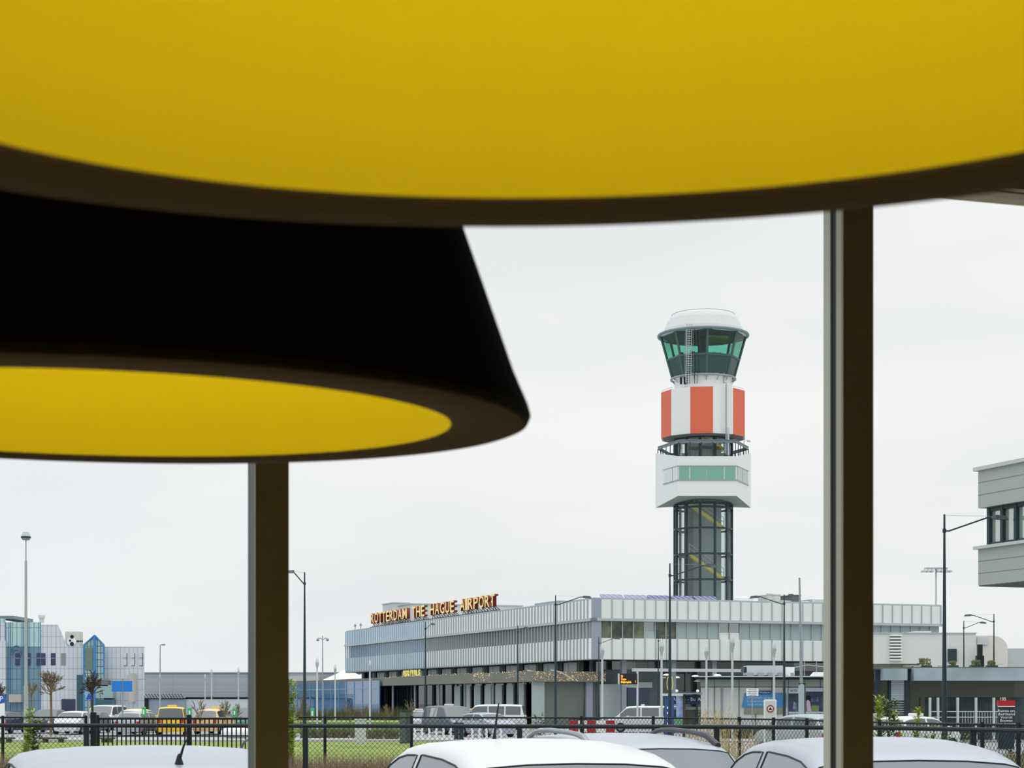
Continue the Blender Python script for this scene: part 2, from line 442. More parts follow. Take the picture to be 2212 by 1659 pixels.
    for fx in (-.305, .315):
        for sy in (-1, 1):
            r = .31 if H < 1.7 else .33
            t = MB().cyl((fx*L, sy*(W/2-.20), r), (fx*L, sy*(W/2+.004), r), r, n=20).build('wheel', M_tyre, root)
            MB().cyl((fx*L, sy*(W/2+.002), r), (fx*L, sy*(W/2+.012), r), r*.62, n=14).build('rim', M_rim, t)
    if tail:
        for sy in (-1, 1):
            MB().box(-.5*L-.005, -.462*L, sy*W*.33-.0, sy*W*.44, .43*H, .58*H).build('tail_lamp', M_red, root, bevel=.02)
    for sy in (-1, 1):
        MB().box(.465*L, .492*L, min(sy*W*.28, sy*W*.42), max(sy*W*.28, sy*W*.42), .42*H, .5*H).build('headlamp', M_lens, root, bevel=.02)
        MB().box(.20*L, .235*L, min(sy*W*.49, sy*(W*.49+.19)), max(sy*W*.49, sy*(W*.49+.19)), belt-.02, belt+.13).build('mirror', body, root, bevel=.03)
    if plate:
        MB().box(-.5*L-.012, -.5*L+.02, -.26, .26, .30*H, .30*H+.11).build('number_plate', M_plate, root)
    if rails:
        for sy in (-1, 1):
            if rails[0 if sy > 0 else 1] is None: continue
            pts = []; a, b = -.36, .06
            for i in range(17):
                t = i/16; x = a+(b-a)*t
                zt, wf = interp(T['top'], x); zt *= H
                we = (W/2*wf*.985-T['lean']*(zt-.052*H-belt))
                lift = .055*min(1, math.sin(PI*min(max(t, .001), .999))*2.2)
                pts.append((x*L, sy*we*.90, zt-.028+lift))
            MB().tube(pts, [rail_r*1.25 if i < 4 else rail_r for i in range(17)], 8).build('roof_rail', rails[0 if sy > 0 else 1], root, smooth=True)
    if antenna: antenna(root)
    if sign: MB().box(-.05, .20, -.30, .30, H-.01, H+.11).build('taxi_sign', sign, root, bevel=.03)
    return root
def put(o, x, y, heading, z=None):
    """heading: degrees clockwise from straight away (0 = nose away from the window)"""
    o.location = (x, y, G(y) if z is None else z); o.rotation_euler.z = PI/2-R(heading)
    return o
HD = -16
Pw = paint('car_paint_white', (216, 218, 218)); Ps = paint('car_paint_silver', (174, 181, 193), .3, .3)
def place_by_roof(o, L, H, kind, px, Y, heading):
    """put the rear edge of the roof (top of the rear window) at image column px and distance Y"""
    xr = TYPES[kind]['rear'][1]*L
    hx, hy = math.sin(R(heading)), math.cos(R(heading))
    return put(o, X(px, Y)-xr*hx, Y-xr*hy, heading)
def ant_front(root):
    MB().tube([(.35, .03, 1.485), (.34, .03, 1.53), (.22, .03, 1.74)], [.016, .010, .005], 8).build('antenna', M_rub, root)
def ant_rear(root):
    MB().lathe([(.001, -.03), (.022, -.03), (.038, .01), (.034, .045), (.020, .085), (.010, .12), (.001, .13)], 14, (-1.52, -.10, 1.35)).tube([(-1.52, -.10, 1.44), (-1.56, -.12, 1.52), (-1.60, -.135, 1.56)], [.009, .006, .003], 6).build('antenna', M_rub, root, smooth=True)
def ant_mid(root):
    MB().tube([(-.2, .22, 1.44), (-.21, .22, 1.46), (-.42, .28, 1.80)], [.012, .006, .003], 6).build('antenna', M_rub, root)
M_railg = mat('grey_roof_rail', (150, 160, 164), .35, .5); M_railb = mat('black_roof_rail', (48, 52, 58), .4)
c = make_car('hatch', 4.1, 1.76, 1.51, Pw, antenna=ant_front); c.name = 'car'
place_by_roof(c, 4.1, 1.51, 'hatch', 1245, 11.0, -14)
tag(c, 'white hatchback parked in front, its roof nearest the middle of the window', 'car')
c = make_car('hatch', 4.3, 1.86, 1.50, Ps, antenna=ant_rear, rails=(None, M_railb), rail_r=.008); place_by_roof(c, 4.3, 1.50, 'hatch', 352, 9.5, HD)
tag(c, 'silver hatchback with a short whip antenna, parked left of the left mullion', 'car')
c = make_car('hatch', 4.5, 1.80, 1.45, Ps, rails=(M_railg, M_railb), antenna=ant_mid); place_by_roof(c, 4.5, 1.45, 'hatch', 1428, 16.7, HD)
tag(c, 'silver car with roof rails, half hidden behind the white hatchback', 'car')
c = make_car('hatch', 4.1, 1.78, 1.51, Ps); place_by_roof(c, 4.1, 1.51, 'hatch', 1985, 11.6, -4)
tag(c, 'silver rounded car parked across the right mullion', 'car')

# ---------------------------------------------------------------- ground
def strip(pts, z=0.0, dz=.02):
    return pts
tag(MB().add([(-60, -12, -.02), (60, -12, -.02), (60, 33, -.02), (-60, 33, -.02), (80, 55, GZ-.02), (-80, 55, GZ-.02), (-900, 55, GZ-.02), (900, 55, GZ-.02), (900, 1500, GZ-.02), (-900, 1500, GZ-.02)],
     [(0, 1, 2, 3), (3, 2, 4, 5), (6, 7, 8, 9)]).build('road', M_asph), kind='structure')
tag(MB().box(-70, 70, 24.6, 33, -.02, .03).build('soil_strip', mat('soil', (104, 92, 74), .95, noise=.25, scale=6)), kind='structure')
M_kerb = mat('kerb_concrete', (176, 178, 176), .9)
# ---------------------------------------------------------------- terminal building (local x along the right-hand face, local y along the long left face)
TR = math.atan2(.35, .9367); TC = Vector((7.08, 160.0, 0)); td2 = Vector((.9367, .35, 0)); td1 = Vector((-.35, .9367, 0))
M_clad = mat('pale_cladding', (226, 232, 228), .5, noise=.03, scale=.4)
M_clad_l = mat('white_rib_cladding', (246, 248, 247), .45, noise=.02)
M_clad_b = mat('pale_blue_cladding', (222, 234, 244), .45, noise=.03, scale=.4)
M_fin = mat('grey_green_fin', (168, 182, 184), .5); M_fin_b = mat('blue_grey_fin', (164, 185, 198), .5)
M_edge = mat('cornice_grey', (176, 188, 190), .5)
M_tcol = mat('blue_grey_corner', (150, 160, 176), .5)
G_win = glass('terminal_glass', (120, 150, 148), .22, .03, clear=.25, body=(108, 128, 126))
G_win_b = glass('terminal_glass_blue', (90, 140, 180), .25, .03, clear=.2, body=(84, 130, 168))
G_blind = mat('window_blind', (158, 176, 176), .25, noise=.12, scale=1.2)
G_dark = glass('dark_glass', (60, 76, 76), .12, .02, clear=.2, body=(30, 40, 42))
G_lit = mat('room_with_curtain', (132, 136, 112), .6, rgb2=(92, 96, 80), scale=.9)
G_room = mat('room_behind_window', (98, 104, 88), .15, rgb2=(58, 66, 62), scale=1.1)
M_conc = mat('grey_brown_concrete', (124, 124, 116), .8, noise=.1, scale=.5)
M_frost = mat('frosted_panel', (168, 184, 184), .4, noise=.06, scale=.6)
M_soff = mat('soffit', (110, 116, 116), .8)
zr, zp, zc, zw, zs = 10.71, 8.99, 8.75, 7.27, 5.43
term = thing('terminal_building', 'long two storey pale terminal with ribbed facade and rooftop lettering', 'building', TC, TR)
YL, XLn = 80.4, 35.0; YB_ = 47.4
# closed volumes
MB().box(.35, XLn, .35, YL, zs+.1, zr-.1).box(4, XLn, 4, YL-2, GZ, zs+.1).build('wall', M_soff, term)
MB().box(.0, XLn+.1, .0, YL, zr-.1, zr+.06).build('roof', M_edge, term)
MB().box(.0, XLn, .0, YL, zs-.02, zs+.1).build('soffit', M_soff, term)
MB().box(0, XLn, -.02, .3, zp, zr-.1).box(0, XLn, -.02, .3, zs, zw).build('cladding', M_clad, term)
MB().box(0, .3, .3, YB_, zp, zr-.1).box(0, .3, .3, YB_, zs, zw).build('cladding', M_clad_l, term)
q = MB().box(0, .3, YB_, YL, zp, zr-.1).box(0, .3, YB_, YL, zs, zw).build('cladding', M_clad_b, term); q['label'] = 'bluish far part of the cladding'
MB().box(-.25, XLn+.25, -.25, .2, zc, zp).box(-.25, .2, -.25, YL, zc, zp).build('cornice', M_edge, term)
MB().box(-.12, .65, -.12, .3, zs, zr-.02).build('corner_post', M_tcol, term)
nR = 33; stR = (XLn-.65)/nR
for i in range(1, nR+1):
    x = .65+i*stR; MB().box(x-.04, x+.04, -.12, .0, zp, zr-.06).build('rib', M_fin, term); MB().box(x-.04, x+.04, -.12, .0, zs, zw).build('rib', M_fin, term)
g = MB(); nL = 101; stL = (YL-.5)/nL
for i in range(1, nL+1):
    y = .5+i*stL; f = MB() if i < 67 else g
    f.box(-.12, .0, y-.04, y+.04, zs, zr-.04)
    if i < 67: f.build('rib', M_fin if y < YB_ else M_fin_b, term)
tag(g.build('rib', M_fin_b, term), kind='stuff')
# upper windows
MB().box(.3, .34, .3, YB_, zw, zc).build('window_band', G_win, term)
MB().box(.3, .34, YB_, YL, zw, zc).build('window_band', G_win_b, term)
f = MB()
for i in range(nR):
    x0 = .65+i*stR; x1 = x0+stR
    MB().box(x0-.03, x0+.03, .06, .26, zw, zc).build('window_mullion', M_edge, term)
    m = G_win
    if i in (1, 2, 5, 6): m = G_room
    elif i in (0, 3): m = G_lit
    elif i in (11, 12): m = G_win
    elif i > 6: m = G_blind
    MB().box(x0+.035, x1-.035, .2, .23, zw, zc).build('window', m, term)
    if i in (4, 11, 12): MB().box(x0+.05, x1-.05, .17, .19, zw, zw+.62).build('window_screen', M_frost if i == 4 else M_clad, term)
# band under the overhang
MB().box(2.2, 30, 3.0, 3.1, 4.6, zs).build('glazing', G_dark, term)
MB().box(2.0, 2.1, 3, YB_, GZ, zs).build('glazing', G_dark, term)
MB().box(2.0, 2.1, YB_, YL, GZ, zs).build('glazing', G_win_b, term)
f = MB()
for i in range(30):
    y = 4+i*2.55
    if i % 2: MB().box(1.6, 1.95, y-.4, y+.4, GZ, zs).build('pier', M_black, term)
    f.box(1.7, 1.98, y+.9, y+1.0, GZ, zs)
f.build('window_frame', M_grey, term)
for i in range(13):
    y = 9+i*5.1
    MB().box(1.72, 1.9, y-.9, y+2.6, 4.45, zs-.08).build('window', mat('pale_window', (200, 216, 218), .4), term)
# ground floor towards the viewer
MB().box(8, 20, 3.4, 3.5, GZ, 4.6).build('glazing', G_dark, term)
f = MB()
for x in (8, 10.4, 12.8, 15.2, 17.6, 20): f.box(x-.05, x+.05, 3.25, 3.4, GZ, 4.6)
for z in (1.2, 2.6, 4.55): f.box(8, 20, 3.28, 3.38, z-.04, z+.04)
f.build('window_frame', mat('mullion_grey', (112, 118, 122), .5), term)
MB().box(2.1, 8, 3.3, 3.6, GZ, zs).build('wall', mat('entrance_wall', (96, 112, 116), .6), term)
MB().box(-3.4, 2.05, 2.9, 3.2, GZ, 3.6).build('wall', mat('grey_entrance_panel', (112, 120, 114), .5, noise=.1, scale=.7), term)
for (a, b, m) in ((.35, .95, M_tcol), (1.5, 3.9, M_frost), (-4.7, -3.6, M_frost)):
    MB().box(a, b, 2.5, 2.8, GZ, 3.55 if a < 1 else 3.3).build('door_panel', m, term)
MB().box(4.5, 6.6, 3.0, 3.25, GZ, 3.0).build('door', mat('blue_grey_door', (62, 84, 106), .35), term)
MB().box(4.3, 6.9, 2.95, 3.2, 3.0, 3.5).build('door_header', M_edge, term)
for x in (3.4, 8.2, 12.2):
    MB().box(x-.22, x+.22, 1.2, 1.6, GZ, zs).build('column', M_grey, term)
MB().box(2.6, 13.6, -2.6, -2.2, 4.35, 4.62).build('entrance_beam', M_pgrey, term)
for i, (x, y, z) in enumerate(((4.6, 2, 4.05), (7.4, 1, 4.1), (8.8, 2, 3.9), (10.2, 1, 4.0), (12.4, 1, 4.1), (12.0, 2.6, 3.6))):
    e_ = MB().lathe([(.001, .12), (.2, .10), (.34, .0), (.001, -.03)], 12, (x, y, z)).build('entrance_light', mat('warm_lamp', (255, 250, 225), .4, emit=2.2), term); MB().cyl((x, y, z+.1), (x, y, zs), .012, n=5).build('hanger', M_black, e_)
# canopy along the long side, with garlands of small lights
MB().box(-5, 2.0, 2, 100, 3.5, 4.4).build('canopy', M_conc, term)
for i in range(12):
    MB().cyl((-4.2, 6+i*8.0, GZ), (-4.2, 6+i*8.0, 3.5), .13, n=10).build('canopy_post', M_grey, term)
wl = MB()
rnd = random.Random(3)
for i in range(520):
    u = rnd.random()
    if u < .42: x, y, z = rnd.uniform(-5, 2), 1.95, rnd.uniform(3.55, 4.35)
    elif u < .66: x, y, z = -5.08, rnd.uniform(2, 46), 4.40+rnd.uniform(-.04, .10)
    elif u < .84: x, y, z = rnd.uniform(-5.2, -4.6), rnd.uniform(3, 8), 4.4-abs(rnd.gauss(0, .55))
    else: x, y, z = -5.1, rnd.uniform(12, 17), 4.4-abs(rnd.gauss(0, .5))
    wl.ball((x, y, z), rnd.choice((.02, .026, .036)), 4)
tag(wl.build('string_lights', mat('amber_string_light', (226, 190, 120), .4, emit=.55, rgb2=(250, 236, 200), scale=30), loc=TC, rz=TR), 'amber string lights hung along the edge of the terminal canopy', 'string lights', kind='stuff')
br = MB()
for (x, y) in ((-4.9, 3.5), (-3.2, 2.2)):
    br.tube([(x, y-.15, 4.5), (x+.8, y-.3, 4.35), (x+1.6, y-.4, 3.9), (x+2.0, y-.45, 3.6)], .05, 5)
br.build('bent_tube', M_pgrey, term)
# glass front under the canopy, blue further off
MB().box(-3.2, -3.1, 8, YB_-1, GZ, 3.5).build('glazing', G_dark, term)
f = MB()
for i in range(13):
    y = 9+i*3; 
    if i < 7: MB().box(-3.3, -3.22, y-.9, y+.9, .3, 3.3).build('window', M_frost, term)
    f.box(-3.35, -3.22, y+1.4, y+1.55, GZ, 3.5)
f.build('window_frame', M_black, term)

# blue glazed pavilion at the far left end
def tl(x, y, z=0): return TC+td2*x+td1*y+Vector((0, 0, z))
wing = thing('glazed_walkway', 'long blue glazed walkway under the terminal canopy at its far left end', 'walkway', TC, TR)
GB = glass('blue_glass_wall', (66, 140, 196), .2, .03, clear=.35, body=(64, 122, 168))
MB().box(-5.3, -5.2, YB_, 97, .55, 4.1).build('glass_wall', GB, wing)
MB().box(-5.3, -5.2, YB_, 97, GZ, .55).build('wall_base', mat('walkway_base', (104, 104, 92), .8, noise=.2, scale=1), wing)
f = MB()
for i in range(15): f.box(-5.36, -5.3, YB_+i*3.4, YB_+.12+i*3.4, GZ, 4.1)
f.box(-5.36, -5.3, YB_, 97, 3.2, 3.28)
f.build('glass_frame', mat('walkway_frame', (120, 164, 196), .5), wing)
for (a, b) in ((50, 55), (62, 66), (71, 80), (84, 88)):
    MB().box(-5.18, -5.1, a, b, .6, 3.1).build('blind', mat('pale_blue_blind', (150, 186, 214), .6), wing)

# rooftop lettering: every letter stands on its own struts
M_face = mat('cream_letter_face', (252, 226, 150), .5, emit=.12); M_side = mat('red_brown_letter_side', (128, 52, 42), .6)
sign = thing('rooftop_sign', 'cream and red rooftop letters reading ROTTERDAM THE HAGUE AIRPORT on the terminal', 'sign', tl(.25, 0, zr+.14), TR)
words_ = 'ROTTERDAM THE HAGUE AIRPORT'
slots = []; u = 0
for ch in words_:
    wd = {' ': 1.05, 'I': .55, 'T': .95, 'E': .9, 'M': 1.2, 'O': 1.1, 'G': 1.1, 'H': 1.1, 'U': 1.05, 'A': 1.08, 'D': 1.06}.get(ch, 1.0)
    slots.append((ch, u+wd/2, wd)); u += wd
tot = u; y0_, y1_ = 69.6, 25.2
for ch, c_, wd in slots:
    if ch == ' ': continue
    y = y0_+(y1_-y0_)*c_/tot; wl_ = (y0_-y1_)*wd/tot
    me = text_mesh(ch, 1.72, .20, offset=.024)
    xs = [v.co.x for v in me.vertices]; w0 = max(xs)-min(xs); m0 = (max(xs)+min(xs))/2
    for v in me.vertices: v.co.x = (v.co.x-m0)*(wl_*.86/w0)
    # text plane -> facing local -x, reading towards smaller y
    me.transform(Matrix(((0, 0, -1, 0), (-1, 0, 0, 0), (0, 1, 0, 0), (0, 0, 0, 1))))
    me.materials.clear(); me.materials.append(M_face); me.materials.append(M_side)
    for p in me.polygons: p.material_index = 0 if p.normal.x < -.9 else 1
    o = bpy.data.objects.new('letter', me); COL.objects.link(o); o.parent = sign; o.location = (.0, y, .42)
    s_ = MB()
    for dy in (-.35, .35):
        s_.tube([(0, dy*wl_*.7, -.45), (0, dy*wl_*.2, .02)], .035, 5).tube([(.6, dy*wl_*.7, -.45), (0, dy*wl_*.5, .02)], .035, 5)
    s_.build('strut', M_black, o)
MB().box(-.06, .06, y1_-.8, y0_+.8, -.05, .02).box(.55, .65, y1_-.8, y0_+.8, -.05, .02).build('base_rail', M_black, sign)
# ARRIVALS on the canopy
arr = thing('arrivals_sign', 'yellow letters reading ARRIVALS standing on the terminal canopy', 'sign', tl(-5.0, 0, 4.4), TR)
def ly(px, xl):      # local y where the column px meets the plane x = xl
    u_ = (px-CX)/F; a = TC+td2*xl
    return (u_*a.y-a.x)/(td1.x-u_*td1.y)
ya, yb = ly(870, -5), ly(908, -5)
for i, ch in enumerate('ARRIVALS'):
    me = text_mesh(ch, .85, .05, offset=.02); sp_ = (ya-yb)/8
    xs = [v.co.x for v in me.vertices]; w0 = max(xs)-min(xs); m0 = (max(xs)+min(xs))/2
    for v in me.vertices: v.co.x = (v.co.x-m0)*(sp_*(.75 if ch != 'I' else .2)/w0)
    me.transform(Matrix(((0, 0, -1, 0), (-1, 0, 0, 0), (0, 1, 0, 0), (0, 0, 0, 1))))
    me.materials.clear(); me.materials.append(mat('yellow_letter', (232, 216, 120), .5, emit=.1))
    o = bpy.data.objects.new('letter', me); COL.objects.link(o); o.parent = arr; o.location = (0, ya-(i+.5)*sp_, .05)
MB().box(-.04, .04, yb, ya, 0, .06).build('base_rail', M_grey, arr)

# solar panels on the front roof edge, and the other roof plant
M_sol = grid_mat('solar_cells', (52, 66, 120), (150, 160, 190), .52, .5, .05, .25, spec=.6)
M_solg = grid_mat('solar_cells_pale', (128, 136, 162), (176, 182, 196), .52, .5, .05, .3)
def lx(px, yl):
    u_ = (px-CX)/F; a = TC+td1*yl
    return (u_*a.y-a.x)/(td2.x-u_*td2.y)
for i, (a, b, m, lb) in enumerate(((1300, 1348, M_solg, 'pale grey solar panel row nearest the terminal corner'), (1352, 1399, M_solg, 'pale grey solar panel row, second from the terminal corner'),
        (1402, 1449, M_sol, 'blue solar panel row behind the tall lamp post left of the control tower'), (1454, 1500, M_sol, 'blue solar panel row at the foot of the control tower, left half'),
        (1504, 1551, M_sol, 'blue solar panel row at the foot of the control tower, right half'))):
    x0, x1 = lx(a, 1.5), lx(b, 1.5)
    o = thing('solar_panel', lb, 'solar panel', tl(x0, 1.5, zr+.07), TR, 'solar panels on the terminal roof')
    MB().add([(0, 0, .02), (x1-x0, 0, .02), (x1-x0, .55, .42), (0, .55, .42), (0, .04, .0), (x1-x0, .04, .0), (x1-x0, .59, .40), (0, .59, .40)],
             [(0, 1, 2, 3), (7, 6, 5, 4), (0, 4, 5, 1), (1, 5, 6, 2), (2, 6, 7, 3), (3, 7, 4, 0)]).build('cells', m, o)
    f = MB()
    for t in (.08, .5, .92): f.box((x1-x0)*t-.02, (x1-x0)*t+.02, .5, .54, .0, .36)
    f.build('support', M_alu, o)
for (p0_, p1_, yl_, pyt, dpt, m, lb) in ((887, 1128, 58, 1303, 5, mat('penthouse_cladding', (206, 210, 208), .6), 'long pale plant room on the terminal roof behind the rooftop letters'),
        (847, 884, 68, 1301, 4, M_pgrey, 'small grey and white plant room behind the first letters of the roof sign')):
    xa_, xb_ = lx(p0_, yl_), lx(p1_, yl_); za_ = Z(pyt, tl(xa_, yl_).y)
    o = thing('penthouse', lb, 'roof room', tl(xa_, yl_, zr+.08), TR)
    MB().box(0, xb_-xa_, 0, dpt, 0, za_-zr-.2).build('wall', m, o)
    MB().box(-.1, xb_-xa_+.1, -.1, dpt+.1, za_-zr-.2, za_-zr-.08).build('roof_edge', M_edge, o)
for (a, b, yy, zt, m, nm, lb, ct) in (
    (1204, 1283, 16, 11.35, M_tcol, 'roof_screen', 'ribbed grey screen on the terminal roof left of the corner', 'screen'),
    (1414, 1458, 22, 12.2, mat('olive_box', (164, 170, 152), .7), 'roof_room', 'olive grey box on the roof left of the tower foot', 'roof room'),
    (1597, 1634, 9, 11.65, M_white, 'ventilation_drum', 'round white ventilation housing right of the tower foot', 'roof unit'),
    (1664, 1686, 8, 11.9, mat('speckled_unit', (206, 208, 200), .7, rgb2=(176, 180, 176), scale=2), 'cooling_unit', 'square pale cooling unit on the terminal roof right of the white drum', 'roof unit'),
    (1713, 1730, 8, 11.9, mat('dark_grille', (96, 106, 104), .7), 'cooling_unit', 'dark roof unit behind the tall grey mast', 'roof unit'),
    (1755, 1779, 8, 11.5, M_pgrey, 'roof_box', 'pale box on the roof beside the right mullion', 'roof unit')):
    x0, x1 = lx(a, yy), lx(b, yy)
    if nm == 'ventilation_drum':
        r_ = (x1-x0)/2
        o = MB().cyl((0, 0, 0), (0, 0, zt-zr-.15), r_, n=28).cyl((0, 0, zt-zr-.15), (0, 0, zt-zr), r_, r_*.93, n=28).build(nm, m, loc=tl((x0+x1)/2, yy+r_, zr+.09), rz=TR, smooth=True)
    else:
        mb = MB().box(0, x1-x0, 0, 2.5 if b-a < 40 else 6, 0, zt-zr-.04)
        if nm == 'roof_screen':
            for i in range(int((x1-x0)/.3)): mb.box(i*.3, i*.3+.08, -.06, 0, 0, zt-zr-.04)
        if nm == 'cooling_unit': mb.cyl(((x1-x0)/2, 1.2, zt-zr-.04), ((x1-x0)/2, 1.2, zt-zr+.08), (x1-x0)*.3, n=12).box(-.04, x1-x0+.04, -.04, 2.54, zt-zr-.14, zt-zr-.08)
        if nm == 'roof_room': mb.box(-.2, x1-x0+.2, -.2, 6.2, zt-zr-.04, zt-zr+.1)
        o = mb.build(nm, m, loc=tl(x0, yy, zr+.07), rz=TR)
    tag(o, lb, ct)
o = MB()
x0, x1 = lx(1690, 8), lx(1752, 8)
for z in (.25, .5): o.tube([(0, 0, z), (x1-x0, 0, z), (x1-x0, 1, z)], .1, 8)
for i in range(5): o.cyl(((x1-x0)*i/4.2+.1, 0, 0), ((x1-x0)*i/4.2+.1, 0, .5), .04)
tag(o.build('roof_ducts', M_pgrey, loc=tl(x0, 8.4, zr+.07), rz=TR), 'pale pipes along the roof between the two roof units', 'pipes')
for (px, py, lb) in ((761, 1352, 'small rod on the left end of the terminal roof, taller one'), (751, 1355, 'small rod at the very left edge of the terminal roof')):
    y = ly(px, 1)
    y = min(y, YL-3.2 if px == 761 else YL-.6)
    o = MB().cyl((0, 0, 0), (0, 0, .9), .05, n=6).box(-.15, .15, -.03, .03, .5, .75).build('antenna_rod', M_grey, loc=tl(1, y, zr+.07), rz=TR)
    tag(o, lb, 'antenna')
# ---------------------------------------------------------------- control tower
TY = 190.0; TX = X(1519, TY); K = TY/F
def zt(py): return Z(py, TY)
tower = thing('control_tower', 'tall airport control tower with green glass cab and red and white band', 'tower', (TX, TY, 10.79))
def tz(py): return zt(py)-10.79
TWm = mat('tower_white', (226, 228, 226), .45, noise=.02)
TWr = mat('tower_red', (218, 104, 76), .5, noise=.03)
TSt = mat('tower_steel', (46, 66, 70), .45, .3)
Tcore = mat('tower_core', (150, 166, 164), .6, noise=.05, scale=.3)
Tund = mat('tower_underside', (148, 152, 146), .7)
Tg1 = glass('shaft_glass', (232, 242, 240), .05, 0)
Tg2 = glass('cab_glass', (158, 222, 204), .05, 0, gain=.3)
Tg3 = glass('cab_glass_lower', (74, 112, 100), .06, 0, clear=.2, body=(42, 84, 74), gain=.25)
r0 = 62*K
# shaft: core, glass, columns, rings, stairs
MB().box(-1.45, 1.85, .1, 1.9, 0, tz(940)).build('core', Tcore, tower)
MB().cyl((-1.55, -.4, 0), (-1.55, -.4, tz(1090)), .45, n=16).build('riser', mat('riser_grey', (96, 112, 112), .5), tower)
MB().lathe([(r0-.06, 0), (r0-.06, tz(1093))], 40).build('shaft_glass', Tg1, tower, smooth=True)
for k in range(12):
    a = R(-90-12+30*k); x, y = r0*math.cos(a), r0*math.sin(a)
    MB().cyl((x, y, 0), (x, y, tz(1091)), .13, n=8).build('column', TSt, tower)
for py in (1145, 1200, 1255, 1092, 1100):
    z = tz(py)
    MB().lathe([(r0-.10, z-.09), (r0+.08, z-.09), (r0+.08, z+.09), (r0-.10, z+.09)], 36, closed=True).build('ring_beam', TSt, tower)
M_ys = mat('yellow_stair', (226, 206, 84), .5)
def flight(z0, z1, x0, x1, y):
    n = 12; m = MB()
    for i in range(n):
        t0, t1 = i/n, (i+1)/n
        xa, xb = x0+(x1-x0)*t0, x0+(x1-x0)*t1; za = z0+(z1-z0)*t1
        m.box(min(xa, xb), max(xa, xb), y-.45, y+.45, za-.10, za)
    dx, dz = x1-x0, z1-z0
    for yy in (y-.47, y+.45):
        m.add([(x0, yy, z0-.22), (x1, yy, z1-.22), (x1, yy, z1+.12), (x0, yy, z0+.12), (x0, yy+.04, z0-.22), (x1, yy+.04, z1-.22), (x1, yy+.04, z1+.12), (x0, yy+.04, z0+.12)],
              [(0, 1, 2, 3), (7, 6, 5, 4), (0, 4, 5, 1), (1, 5, 6, 2), (2, 6, 7, 3), (3, 7, 4, 0)])
    st = m.build('stair', M_ys, tower)
    h = MB()
    for q in (.55, 1.0): h.tube([(x0, y-.45, z0+q), (x1, y-.45, z1+q)], .03, 5)
    h.tube([(x1, y-.45, z1), (x1, y-.45, z1+1.0)], .03, 5).tube([(x0, y-.45, z0), (x0, y-.45, z0+1.0)], .03, 5)
    h.build('handrail', M_alu, st)
flight(tz(1252), tz(1199), 1.9, -1.6, -1.3)
flight(tz(1143), tz(1090), 1.9, -1.6, -1.3)
flight(tz(975), tz(935), 1.9, -.4, -1.3)
for py in (1202, 1150):
    MB().box(-2.5, -1.3, -1.7, .1, tz(py)-.1, tz(py)).box(1.6, 2.6, -1.6, .1, tz(py+46)-.1, tz(py+46)).build('landing', mat('landing_steel', (92, 98, 76), .6), tower)
# office box: eight-sided, lower edge rising towards the viewer
bx, fw = 103*K, 61*K; fy = 5.3
def boxring(zs_, zf, g=0.0):
    return [(-fw*1.0-.15-g*.3, -fy-g, zf), (fw*.96+g*.3, -fy-g, zf), (bx+g, 0, zs_), (fw, fy+g, zf), (-fw, fy+g, zf), (-bx-g, 0, zs_)]
zb_s, zb_f = tz(1097), tz(1097)+.64
zt_s, zt_f = tz(979), tz(979)-1.0
lo, hi = boxring(zb_s, zb_f), boxring(zt_s, zt_f)
n = 6
MB().add(lo+hi, [(k, (k+1) % n, n+(k+1) % n, n+k) for k in range(n)]).build('office_wall', TWm, tower)
MB().add([(x, y, z+.01) for x, y, z in lo]+[(0, 0, tz(1091)+.3)], [(0, 1, 6), (1, 2, 6), (2, 3, 6), (3, 4, 6), (4, 5, 6), (5, 0, 6)]).build('office_underside', Tund, tower)
deck = [(x, y, zt_f-.25) for x, y, z in boxring(0, 0, -.12)]
MB().add(deck, [tuple(range(6))]).build('deck', mat('deck_grey', (150, 156, 156), .7), tower)
# window band of the office: front, left, right
def lerp3(a, b, t): return tuple(p+(q-p)*t for p, q in zip(a, b))
z1w, z2w = zt_f-2.35, zt_f-1.02
gr = boxring(0, 0, .02)
def wallq(i, j, t0, t1, za, zb_, off):
    a, b = Vector(gr[i]), Vector(gr[j]); d = (b-a); nrm = Vector((d.y, -d.x, 0)).normalized()
    p, q = a+d*t0+nrm*off, a+d*t1+nrm*off
    return [(p.x, p.y, za), (q.x, q.y, za), (q.x, q.y, zb_), (p.x, p.y, zb_)]
gm = glass('office_glass', (100, 180, 156), .12, 0, clear=.2, body=(92, 170, 148))
gp = glass('office_glass_pale', (190, 208, 204), .15, 0, clear=.2, body=(184, 202, 198), gain=.3)
for t0, t1 in ((.02, .19), (.21, .485), (.495, .78), (.80, .98)):
    MB().add(wallq(0, 1, t0, t1, z1w, z2w, .03), [(0, 1, 2, 3)]).build('office_window', gm, tower)
for (i, j, a, b) in ((5, 0, .38, .76), (5, 0, .78, 1.0), (1, 2, .04, .38), (1, 2, .40, .78)):
    MB().add(wallq(i, j, a, b, z1w, z2w, .03), [(0, 1, 2, 3)]).build('office_window', gp, tower)
f = MB()
for (i, j, a, b) in ((0, 1, 0, 1), (5, 0, .36, 1), (1, 2, 0, .8)):
    for (za, zb_) in ((z1w-.10, z1w), (z2w, z2w+.08)):
        q = wallq(i, j, a, b, za, zb_, .05); q2 = wallq(i, j, a, b, za, zb_, -.05)
        f.add(q+q2, [(0, 1, 2, 3), (0, 4, 5, 1), (3, 2, 6, 7), (0, 3, 7, 4), (1, 5, 6, 2)])
f.build('window_trim', M_grey, tower)
